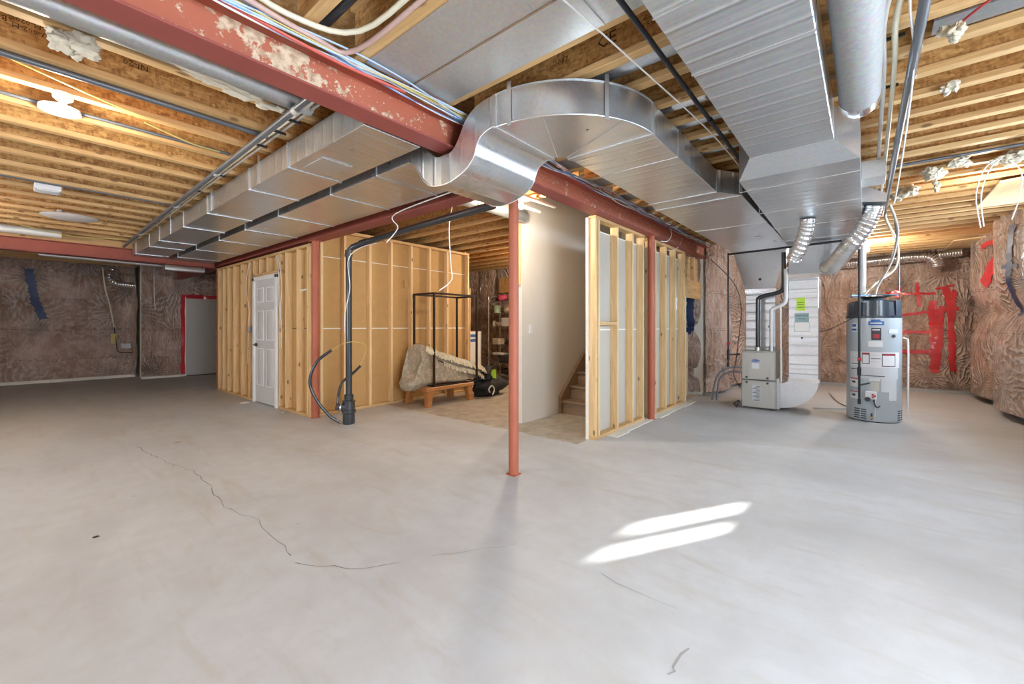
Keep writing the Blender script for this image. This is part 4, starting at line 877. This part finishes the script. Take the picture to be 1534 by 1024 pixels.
wire([(2.84,4.5,2.22),(2.80,4.8,2.19),(2.72,4.93,2.05),(2.74,4.93,1.7),(2.69,4.95,1.4),(2.68,4.95,1.15)],'wirew','white cable hanging down the drain stack',.005)
wire([(2.5,2.5,2.41),(2.56,3.7,2.38),(2.62,3.75,2.25),(2.55,3.85,2.1)],'wirew','white cable end dangling below the trunk duct beside the dark beam',.006)
wire([(3.05,3.35,2.60),(3.02,3.4,2.3),(3.06,3.42,1.9),(3.05,3.4,1.72),(2.92,3.44,1.60)],'wirew','long white cable hanging in front of the black metal frame',.006)
# ------------------------------------------------------------------ stool, frame, rug, bag
sl=root('wooden_stool',(4.55,5.3,0),'low orange-brown wooden bench stool carrying the folded rug','stool')
box('seat',(4.02,5.02,.235),(5.02,5.58,.30),'stool',sl,.012)
for x,y,sx_,sy_ in ((4.10,5.08,-1,-1),(4.92,5.08,1,-1),(4.10,5.52,-1,1),(4.92,5.52,1,1)):
    bm=B(); w_=.05; a=[(x-w_,y-w_,.235),(x+w_,y-w_,.235),(x+w_,y+w_,.235),(x-w_,y+w_,.235)]; dx,dy=.03*sx_,.02*sy_; b=[(x-.038+dx,y-.038+dy,0),(x+.038+dx,y-.038+dy,0),(x+.038+dx,y+.038+dy,0),(x-.038+dx,y+.038+dy,0)]
    hexa(bm,b,a); finish('leg',bm,'stool',sl)
fr=root('metal_frame',(4.6,5.3,.30),'tall thin dark metal box frame standing on the wooden stool','frame')
X0f,X1f,Y0f,Y1f,Zf=4.18,5.10,5.05,5.54,1.745; t=.014
for x in (X0f,X1f):
    for y in (Y0f,Y1f): box('upright',(x-t,y-t,.30),(x+t,y+t,Zf),'bframe',fr)
for y in (Y0f,Y1f): box('top_rail',(X0f,y-t,Zf-2*t),(X1f,y+t,Zf),'bframe',fr); box('bottom_rail',(X0f,y-t,.30),(X1f,y+t,.318),'bframe',fr)
for x in (X0f,X1f): box('top_rail',(x-t,Y0f,Zf-2*t),(x+t,Y1f,Zf),'bframe',fr); box('bottom_rail',(x-t,Y0f,.30),(x+t,Y1f,.318),'bframe',fr)
rg=root('folded_rug',(4.6,5.3,.30),'folded floral rug with fringe slumped on the stool inside the metal frame','rug')
bm=B(); secs=[]; NX=40
tp=[(3.80,.62,.30),(3.84,.93,.255),(3.92,.96,.245),(4.1,.90,.26),(4.4,.80,.31),(4.7,.70,.315),(5.0,.63,.315),(5.18,.58,.32),(5.30,.50,.33),(5.34,.44,.38)]
def ip(x,k):
    for a,b in zip(tp,tp[1:]):
        if a[0]<=x<=b[0]: return a[k]+(b[k]-a[k])*(x-a[0])/(b[0]-a[0])
for i in range(NX+1):
    x=tp[0][0]+(tp[-1][0]-tp[0][0])*i/NX; zt,zb=ip(x,1),ip(x,2); hh=(zt-zb)/2; cz=(zt+zb)/2; hw=.17+.03*math.sin(x*7)
    if i in(0,NX): hh*=.6; hw*=.8
    ring=[]
    for k_ in range(28):
        a=2*PI*k_/28; c,s=math.cos(a),math.sin(a); e=.55
        yy=hw*math.copysign(abs(c)**e,c); zz=hh*math.copysign(abs(s)**e,s)
        n_=.075*noise.noise(Vector((x*4,yy*6,zz*6)))
        # lengthwise folds on the front
        fo=.03*math.sin((zz/hh)*7+x*3)*(1 if c<0 else .3)
        ring.append(bm.verts.new((x+max(0,(zz/max(hh,.01)+1)/2)*.22*max(0,1-(x-3.8)/.5),5.30+yy*(1+n_*2)+ -fo,cz+zz*(1+n_))))
    secs.append(ring)
for a,b in zip(secs,secs[1:]):
    for k_ in range(28): bm.faces.new((a[k_],a[(k_+1)%28],b[(k_+1)%28],b[k_]))
bm.faces.new(secs[0][::-1]); bm.faces.new(secs[-1]); finish('rug_body',bm,'rug',rg,ang=70)
bm=B()
for i in range(230):
    x=4.03+1.27*i/229; zt=ip(min(x,5.33),1); y=5.10+.02*math.sin(x*9)
    p=(x,y,zt-.02+.015*random.random()); tube(bm,[p,(x+random.uniform(-.02,.02),y-.03,zt+.005),(x+random.uniform(-.03,.04),y-.06,zt-.05-.05*random.random())],.008,4)
for i in range(90):
    x=4.4+.9*i/89; zt=ip(min(x,5.33),1)-.13; y=5.10
    tube(bm,[(x,y,zt),(x+random.uniform(-.02,.02),y-.03,zt-.01),(x+random.uniform(-.03,.03),y-.035,zt-.05-.03*random.random())],.005,4)
o=finish('fringe',bm,'fringe',rg,ang=80); o['kind']='stuff'
for dz,nm in ((.0,'edge_cord'),(-.11,'edge_cord')): pipe('edge_cord',[(x_,5.10-.004,ip(x_,1)-.03+dz) for x_ in (4.3,4.6,4.9,5.2,5.3)],.008,'bframe',rg,smooth=3,seg=6,label='dark edge line')
bg=root('duffel_bag',(5.5,5.15,0),'black fabric bag with a lime tag on the floor behind the stool','bag')
bm=B(); blob(bm,(5.50,5.14,.16),(.34,.22,.17),3,.5); blob(bm,(5.48,5.18,.34),(.22,.16,.14),5,.6); 
for v in bm.verts: v.co.z=max(.003,v.co.z)
finish('bag_body',bm,'bag',bg,ang=80); 
tg=box('tag',(5.40,4.88,.33),(5.405,5.00,.48),'lime',bg,label='lime green tag'); tg.rotation_euler=(0,0,0)
pipe('strap',[(5.3,4.93,.1),(5.22,4.88,.16),(5.27,4.86,.22),(5.38,4.9,.14),(5.3,4.87,.06)],.012,'boxw',bg,smooth=5,seg=6); pipe('handle',[(5.35,5.0,.40),(5.42,4.95,.55),(5.55,4.98,.5),(5.6,5.05,.38)],.013,'bag',bg,smooth=5,seg=8)
bx1=root('carton',(6.3,6.5,0),'tall grey and white carton standing at the end of the brown partition','box')
box('carton_body',(6.12,6.34,0),(6.55,6.72,1.12),'boxg',bx1,.004); box('white_side',(6.12,6.33,0),(6.50,6.342,1.12),'boxw',bx1)
bm=B(); lathe(bm,(6.118,6.52,.62),[(.075,-.003),(.075,.002)],20,'x'); finish('round_print',bm,'orange',bx1,label='orange round print')
for z in (.95,.85,.80): box('print_block',(6.116,6.60,z),(6.119,6.68,z+.06),'ink',bx1)
for z in (1.0,.9): box('print_block',(6.20,6.328,z),(6.36,6.331,z+.06),'inkb',bx1)
# wire shelf
sh=root('wire_shelf',(7.3,6.2,0),'chrome wire shelving unit loaded with household things in the dim store room','shelf')
for x in (7.22,7.62):
    for y in (5.42,6.76): pipe('post',[(x,y,0),(x,y,1.93)],.014,'chrome',sh)
for z in (.12,.39,.80,1.22,1.53,1.80):
    bm=B(); 
    for x in (7.22,7.62): tube(bm,[(x,5.42,z),(x,6.76,z)],.007,6); tube(bm,[(x,5.42,z-.03),(x,6.76,z-.03)],.004,6)
    for i in range(24): tube(bm,[(7.22,5.44+i*.057,z),(7.62,5.44+i*.057,z)],.0025,4)
    finish('wire_deck',bm,'chrome',sh)
pipe_thing('pole',[(7.25,7.16,0),(7.27,7.2,2.08)],.013,'dark','thin dark pole leaning at the left of the wire shelf','pole')
def item(name,lo,hi,mat,label,cat,bev=.01): return box(name,lo,hi,mat,None,bev,label=label,cat=cat)
def bl(name,c,s,mat,label,cat,seed=1,rough=.35):
    bm=B(); blob(bm,c,s,seed,rough,3); zlo=c[2]-s[2]
    for v in bm.verts: v.co.z=max(zlo,v.co.z)
    return finish(name,bm,mat,None,label,cat,ang=80)
Z0=.008
bl('cloth_bundle',(7.40,6.45,1.80+Z0+.07),(.12,.14,.08),'pink','pink cloth bundle on the top deck of the wire shelf','cloth',2)
bl('cloth_bundle',(7.42,6.08,1.80+Z0+.06),(.12,.15,.07),'pink','pink and dark bundle on the top deck further right','cloth',4); bl('cloth_bundle',(7.38,6.68,1.80+Z0+.045),(.1,.07,.05),'dark','small dark bundle at the left end of the top deck','cloth',8); bl('shoe_pile',(7.42,6.26,1.80+Z0+.04),(.12,.05,.045),'dark','dark lump between the pink bundles on the top deck','cloth',9)
bm=B(); lathe(bm,(7.38,6.95-.32,1.53+Z0),[(.085,0),(.10,.16),(.105,.165),(.105,.175)],20); finish('green_bucket',bm,'jar',None,'pale green tub on the second deck of the wire shelf','tub',ang=40)
bl('sack',(7.42,6.27,1.53+Z0+.08),(.12,.17,.10),'beige','beige sack on the second deck of the wire shelf','sack',5); bl('dark_bundle',(7.42,5.9,1.53+Z0+.06),(.12,.12,.07),'dark','dark bundle at the right of the second deck','cloth',6)
item('storage_bin',(7.26,5.95,1.22+Z0),(7.55,6.40,1.22+.2),'binw','white storage bin on the third deck of the wire shelf','bin'); bm=B(); lathe(bm,(7.40,6.56,1.22+Z0),[(.05,0),(.10,.10),(.105,.10),(.06,.008)],20); finish('bowl',bm,'boxw',None,'white bowl beside the bin on the third deck','bowl',ang=40)
bl('yellow_pouch',(7.36,6.69,1.22+Z0+.06),(.07,.035,.07),'beige','small beige pouch at the left end of the third deck','pouch',3); item('small_box',(7.28,5.55,1.22+Z0),(7.5,5.85,1.40),'boxg','grey box at the right end of the third deck','box')
bl('black_pan',(7.42,6.2,.80+Z0+.06),(.13,.2,.09),'dark','dark rounded appliance on the fourth deck','appliance',7); item('small_box',(7.28,6.50,.80+Z0),(7.5,6.70,.95),'beige','low beige box at the left of the fourth deck','box'); item('small_box',(7.28,5.75,.80+Z0),(7.5,5.98,1.02),'boxg','pale box at the right of the fourth deck','box')
item('printer',(7.26,6.05,.39+Z0),(7.56,6.50,.56),'dark','dark printer on the fifth deck of the wire shelf','printer',.02); item('paper_tray',(7.24,6.36,.39+.178),(7.52,6.66,.62),'boxw','white tray lying across the printer','tray'); item('paper_tray',(7.28,5.80,.39+Z0),(7.5,6.0,.66),'boxw','white upright box beside the printer','box')
bl('dark_bundle',(7.40,6.2,.12+Z0+.06),(.13,.3,.08),'dark','long dark bundle on the lowest deck of the wire shelf','cloth',11); item('small_box',(7.28,6.0,.12+.15),(7.5,6.22,.34),'boxw','white box on the dark bundle of the lowest deck','box')
wire([(7.2,5.6,.012),(6.9,6.0,.012),(7.05,6.4,.012),(6.85,6.2,.012),(6.95,5.7,.012)],'wirek','black cord tangled on the store room floor',.006)
box('wood_panel',(7.80,5.4,2.05),(7.84,6.95,2.42),'osbc',None,0,label='orange board high on the store room back wall above the shelf',cat='board')
# ducting in the store room ceiling
sdt=root('store_duct',(3.6,2.8,2.6),'round grey duct with white elbow crossing the store room ceiling','duct')
bm=B(); lathe(bm,(0,3.25,2.58),[(.075,3.25),(.075,4.1)],22,'x'); finish('pipe_section',bm,'gd',sdt,ang=50); pipe('elbow',[(3.25,3.25,2.58),(3.14,3.28,2.585),(3.07,3.38,2.60)],.078,'gflat',sdt,smooth=4,seg=18)
pipe_thing('drain_pipe',[(2.95,3.05,2.60),(4.1,3.0,2.60)],.022,'pexg','thin grey pipe next to the store room duct','pipe'); pipe_thing('drain_pipe',[(2.95,2.85,2.62),(4.1,2.78,2.62)],.022,'pexg','thin grey pipe nearest the red beam in the store room','pipe')
box('sheet_patch',(3.12,4.05,2.640),(3.34,4.35,2.652),'boxw',None,0,label='white square plate on the store room joists',cat='plate')
# ------------------------------------------------------------------ ceiling fixtures
def bulb(x,y,z,label):
    r=root('light_bulb',(x,y,z),label,'light bulb'); bm=B(); lathe(bm,(x,y,z),[(.012,-.035),(.026,-.022),(.03,0),(.022,.028),(.013,.045)],20); finish('glass_bulb',bm,'bulb',r,ang=60); bm=B(); lathe(bm,(x,y,z),[(.013,.045),(.02,.05),(.045,.07),(.05,.10)],20); finish('lamp_holder',bm,'disc',r)
bulb(3.58,2.87,2.53,'bare glowing bulb behind the centre post, above the stair foot'); bulb(.22,3.80,2.555,'bare glowing bulb under the left ceiling joists'); bulb(6.6,4.6,2.50,'added unseen bulb lighting the store room'); bulb(9.2,-.02,2.50,'bare glowing bulb behind the vent pipe of the water heater')  # the store room bulb is an unseen addition that goes with its fill light
bm=B(); lathe(bm,(.22,4.03,2.61),[(.06,0),(.10,.01),(.10,.03),(.05,.044)],24); finish('ceiling_plate',bm,'disc',None,'pale round ceiling plate beside the left glowing bulb','ceiling plate')
dl=root('disc_lamp',(.5,7.6,2.56),'large flat white disc lamp under the left ceiling','lamp'); bm=B(); lathe(bm,(.5,7.6,2.56),[(.05,.0),(.20,.004),(.26,.022),(.24,.034),(.08,.05)],40); finish('lamp_disc',bm,'disc',dl,ang=40); bm=B(); lathe(bm,(.42,7.62,2.61),[(.035,0),(.035,.045)],16); finish('mount',bm,'gd',dl)
sq=root('square_lamp',(.26,6.4,2.6),'small white square fixture under the left ceiling joists','lamp'); box('housing',(.17,6.30,2.595),(.36,6.50,2.654),'disc',sq,.008); box('lens',(.19,6.32,2.588),(.34,6.48,2.596),'label',sq,.003); 
wd=root('white_duct',(-.8,9.2,2.58),'white wrapped duct lying across the joists before the far left beam','duct'); bm=B(); lathe(bm,(0,9.25,2.595),[(.055,XL+.1),(.055,.52)],20,'x'); finish('pipe_section',bm,'wfoil',wd,ang=50); bm=B(); lathe(bm,(0,9.25,2.595),[(.058,-.5),(.058,-.48)],20,'x'); finish('joint_ring',bm,'gd',wd)
cd=root('conduit',(1.2,10.5,2.42),'long silver conduit below the joists behind the far left beam','conduit'); pipe('pipe_run',[(.33,10.5,2.42),(2.3,10.5,2.40)],.032,'gflat',cd); 
for x in (.75,1.5): pipe('coupling',[(x,10.5,2.416),(x+.04,10.5,2.416)],.038,'gflat',cd)
flexd('flexible_duct',[(1.55,13.4,2.50),(1.50,13.3,2.35),(1.62,13.3,2.22),(1.95,13.4,2.20)],.07,'curl of silver flexible duct high on the far left insulated wall')
wire([(1.42,13.6,2.60),(1.47,13.62,2.1),(1.55,13.62,1.7),(1.62,13.62,1.2)],'pex','cream cable hanging down the far left insulated wall',.014)
wire([(1.62,13.62,1.2),(1.66,13.6,.8),(1.70,13.62,.62),(1.95,13.6,.60)],'wirek','black cable below the outlet on the far left insulated wall',.009)
item('outlet_box',(1.74,13.60,.70),(1.92,13.66,.82),'boxw','white outlet box on the far left insulated wall','outlet'); item('paper_tag',(1.56,13.60,.82),(1.66,13.62,1.05),'wirey','yellow paper tag beside the white outlet box','tag',.002)
wire([(2.2,12.75,2.60),(2.2,12.72,2.0),(2.22,12.74,1.6)],'wirew','thin pale cable on the insulated wall left of the far door',.008)
# ------------------------------------------------------------------ insulation tufts on joists
def tuft(c,s,seed,label,n_=5):
    bm=B(); rnd=random.Random(seed)
    for i in range(n_):
        q=[c[k]+rnd.uniform(-1,1)*s[k]*.6 for k in range(3)]; blob(bm,q,[s[k]*rnd.uniform(.3,.6) for k in range(3)],seed+i*3,.75,3)
    for v in bm.verts: v.co.z=min(v.co.z,JB-.002+.25*(v.co.z-JB) if v.co.z>JB else v.co.z)
    return finish('insulation_tuft',bm,'tufts',None,label,'insulation tuft',ang=80)
tuft((.20,2.97,2.61),(.10,.07,.07),1,'big pale insulation tuft between the lettered joists at top left',7)
tuft((.78,2.86,2.625),(.22,.035,.035),2,'long tuft of insulation on the joist just under the flaking beam',9)
tuft((1.10,2.93,2.63),(.10,.035,.03),3,'end tuft of insulation where the pipes meet the flaking beam',4)
tuft((2.82,-.30,2.60),(.05,.05,.06),4,'shaggy tuft at the upper right below a grey strip',5); tuft((3.59,-.39,2.62),(.07,.05,.035),5,'small tuft on the fourth joist at upper right',4)
tuft((5.4,-.48,2.60),(.22,.09,.045),6,'ragged hanging tuft right of the duct side boot',7); tuft((5.84,-.30,2.58),(.14,.12,.07),7,'drooping yellowish tuft nearest the duct side boot',5); tuft((5.19,-.62,2.61),(.16,.10,.04),8,'pale tuft at the end of the thin grey rod',5); tuft((5.6,-.50,2.55),(.05,.05,.07),9,'foil-like scrap hanging among the right-hand tufts',3)
tuft((5.23,-.90,2.60),(.20,.12,.06),10,'large white tuft at the right edge of the photo',8)
pipe_thing('conduit',[(5.1,-1.6,2.64),(5.05,-.17,2.64)],.012,'dgrey','thin grey rod crossing under the right-hand joists','conduit')
wire([(5.15,-.82,2.58),(5.12,-.74,2.50),(5.15,-.70,2.3),(5.18,-.73,2.04)],'wirew','white cable loop hanging from the right-hand tuft, left strand',.005); wire([(5.15,-.84,2.58),(5.14,-.77,2.49),(5.16,-.73,2.3),(5.20,-.75,2.05)],'wirew','white cable hanging beside the left strand of the right-hand loop',.005); wire([(5.25,-.90,2.58),(5.3,-.97,2.48),(5.33,-.97,2.3),(5.3,-.92,2.1)],'wirew','white cable hanging from the right-hand tuft, right strand',.005)
bm=B(); lathe(bm,(0,-1.66,0),[(.001,0),(.001,.001)],4); bm.free()
box('grey_strip',(2.84,-1.6,JB+.02),(2.97,-.25,JB+.03),'gd',None,0,label='grey metal strip between joists at upper right',cat='metal strip')
wire([(2.70,-.44,2.64),(2.77,-.38,2.63),(2.86,-.34,2.64)],'inkr','short red cable at the upper right corner',.006)
for i,P in enumerate(([(2.98,-.22,2.65),(3.0,-.20,2.63),(2.98,-.17,2.62)],[(3.32,-.22,2.65),(3.34,-.20,2.63),(3.32,-.17,2.62)])): wire(P,'wirew','short white cable end poking from the %s right-hand bay'%('nearer' if i==0 else 'farther'),.006)
for (y,x0) in ((3.12,.72),(3.14,.98)): wire([(x0,y-.1,2.78),(x0+.1,y-.12,2.74),(x0+.2,y-.13,2.76)],'wirew','short white cable end against the lettered joist, %s'%('left one' if x0<.8 else 'right one'),.006)
wire([(-.1,3.6,2.72),(.1,3.62,2.68),(.45,3.7,2.64),(.65,3.72,2.63)],'wirey','yellow cable sagging under the lettered joists at left',.006); wire([(.62,3.9,2.66),(.9,3.95,2.62),(1.1,4.0,2.63)],'wirey','yellow cable sagging beside the drain pipe',.006); wire([(.1,8.9,2.62),(.6,9.0,2.56),(1.2,9.1,2.61)],'wirey','yellow cable sagging before the far left beam',.007)
# pale plywood pieces by the right wall
def ply(pts,z,label):
    bm=B(); hexa(bm,[(x,y,z) for x,y in pts],[(x,y,z+.018) for x,y in pts]); finish('plywood_board',bm,'ply',None,label,'board')
ply([(10.95,-1.10),(9.95,-1.10),(9.75,-1.6),(10.95,-1.6)],2.62,'pale plywood board under the joists above the red-taped corner'); ply([(7.35,-1.0),(6.2,-1.0),(6.0,-1.6),(7.35,-1.6)],2.62,'pale plywood board under the joists at the right edge of the photo')
# floor debris
bl('debris',(1.15,5.55,.005),(.03,.015,.005),'beige','small brown scrap on the left floor','scrap',3,.6); bl('debris',(2.42,7.55,.012),(.07,.05,.012),'joint','pale plaster crumb at the foot of the white door','crumb',5,.6); bl('debris',(2.5,6.3,.01),(.03,.02,.01),'beige','tiny crumb before the door partition','crumb',6,.6)
bl('debris',(.33,3.42,.004),(.014,.008,.004),'dark','small dark scrap on the near left floor','scrap',8,.6)
# ------------------------------------------------------------------ light
def area(name,loc,rot,sx_,sy_,e,col=(1,1,1),spread=PI):
    l=bpy.data.lights.new(name,'AREA'); l.shape='RECTANGLE'; l.size=sx_; l.size_y=sy_; l.energy=e; l.color=col; l.spread=spread
    o=bpy.data.objects.new(name,l); COL.objects.link(o); o.location=loc; o.rotation_euler=rot; return o
def point(name,loc,e,col=(1,.86,.68),r=.05):
    l=bpy.data.lights.new(name,'POINT'); l.energy=e; l.color=col; l.shadow_soft_size=r
    o=bpy.data.objects.new(name,l); COL.objects.link(o); o.location=loc; return o
DAY=(.64,.81,1.0)
area('daylight_1',(7.31,YN-.16,1.96),(PI/2,0,0),.85,.45,LE['d1'],DAY)
area('daylight_2',(4.2,YN-.16,1.8),(PI/2,0,0),1.15,.85,LE['d2'],DAY)
area('window_fill_3',(.7,YN-.16,1.25),(PI/2,0,0),1.7,1.9,LE['d3'],(.76,.87,1.0))  # added fill through an unseen window behind the camera
area('window_fill_4',(XL-.16,4.3,1.55),(0,-PI/2,0),1.2,2.3,LE['d4'],(.80,.90,1.0))  # added fill through an unseen window in the side wall
sl_=bpy.data.lights.new('sun','SUN'); sl_.energy=LE['sun']; sl_.angle=math.radians(.8); sl_.color=(1,.96,.9); so=bpy.data.objects.new('sun',sl_); COL.objects.link(so)
e=math.radians(20.05); dv_=Vector((-.868*math.cos(e),.497*math.cos(e),-math.sin(e))); so.rotation_euler=dv_.to_track_quat('-Z','Y').to_euler(); so.location=(12,-8,6)
point('bulb_light_1',(3.58,2.87,2.45),LE['b1']); point('bulb_light_2',(.22,3.80,2.49),LE['b2'])
point('fill_light_7',(6.6,4.6,2.42),LE['b7']); point('fill_light_3',(-1.6,.2,2.45),LE['b3'],(1,.86,.68)); point('fill_light_4',(5.9,-.9,2.45),LE['b4'],(1,.92,.82)); point('fill_light_5',(-1.2,7.4,2.3),LE['b5'],(1,.86,.68)); point('bulb_light_6',(9.2,-.02,2.42),LE['b6'],(1,.9,.78))  # all but the last are added fill points without a seen bulb
wo=bpy.data.worlds.new('world'); SC.world=wo; wo.use_nodes=True; bgn=wo.node_tree.nodes['Background']; bgn.inputs[0].default_value=(.75,.86,1,1); bgn.inputs[1].default_value=LE['w']
# ------------------------------------------------------------------ camera
cam=bpy.data.cameras.new('camera'); co=bpy.data.objects.new('camera',cam); COL.objects.link(co); SC.camera=co
th=math.atan2(530,633); co.location=(0,0,1.22); co.rotation_euler=(PI/2,0,th-PI/2); cam.sensor_width=36; cam.lens=633/1534*36; cam.shift_y=-23/1534; cam.clip_start=.02
SC.view_settings.view_transform='Standard'; SC.view_settings.look='None'; SC.view_settings.gamma=1; SC.view_settings.exposure=LE['exp']; SC.view_settings.use_curve_mapping=False
SC.cycles.max_bounces=8; SC.cycles.diffuse_bounces=5; SC.cycles.glossy_bounces=4; SC.cycles.transparent_max_bounces=8; SC.cycles.sample_clamp_indirect=6; SC.cycles.caustics_reflective=False; SC.cycles.caustics_refractive=False
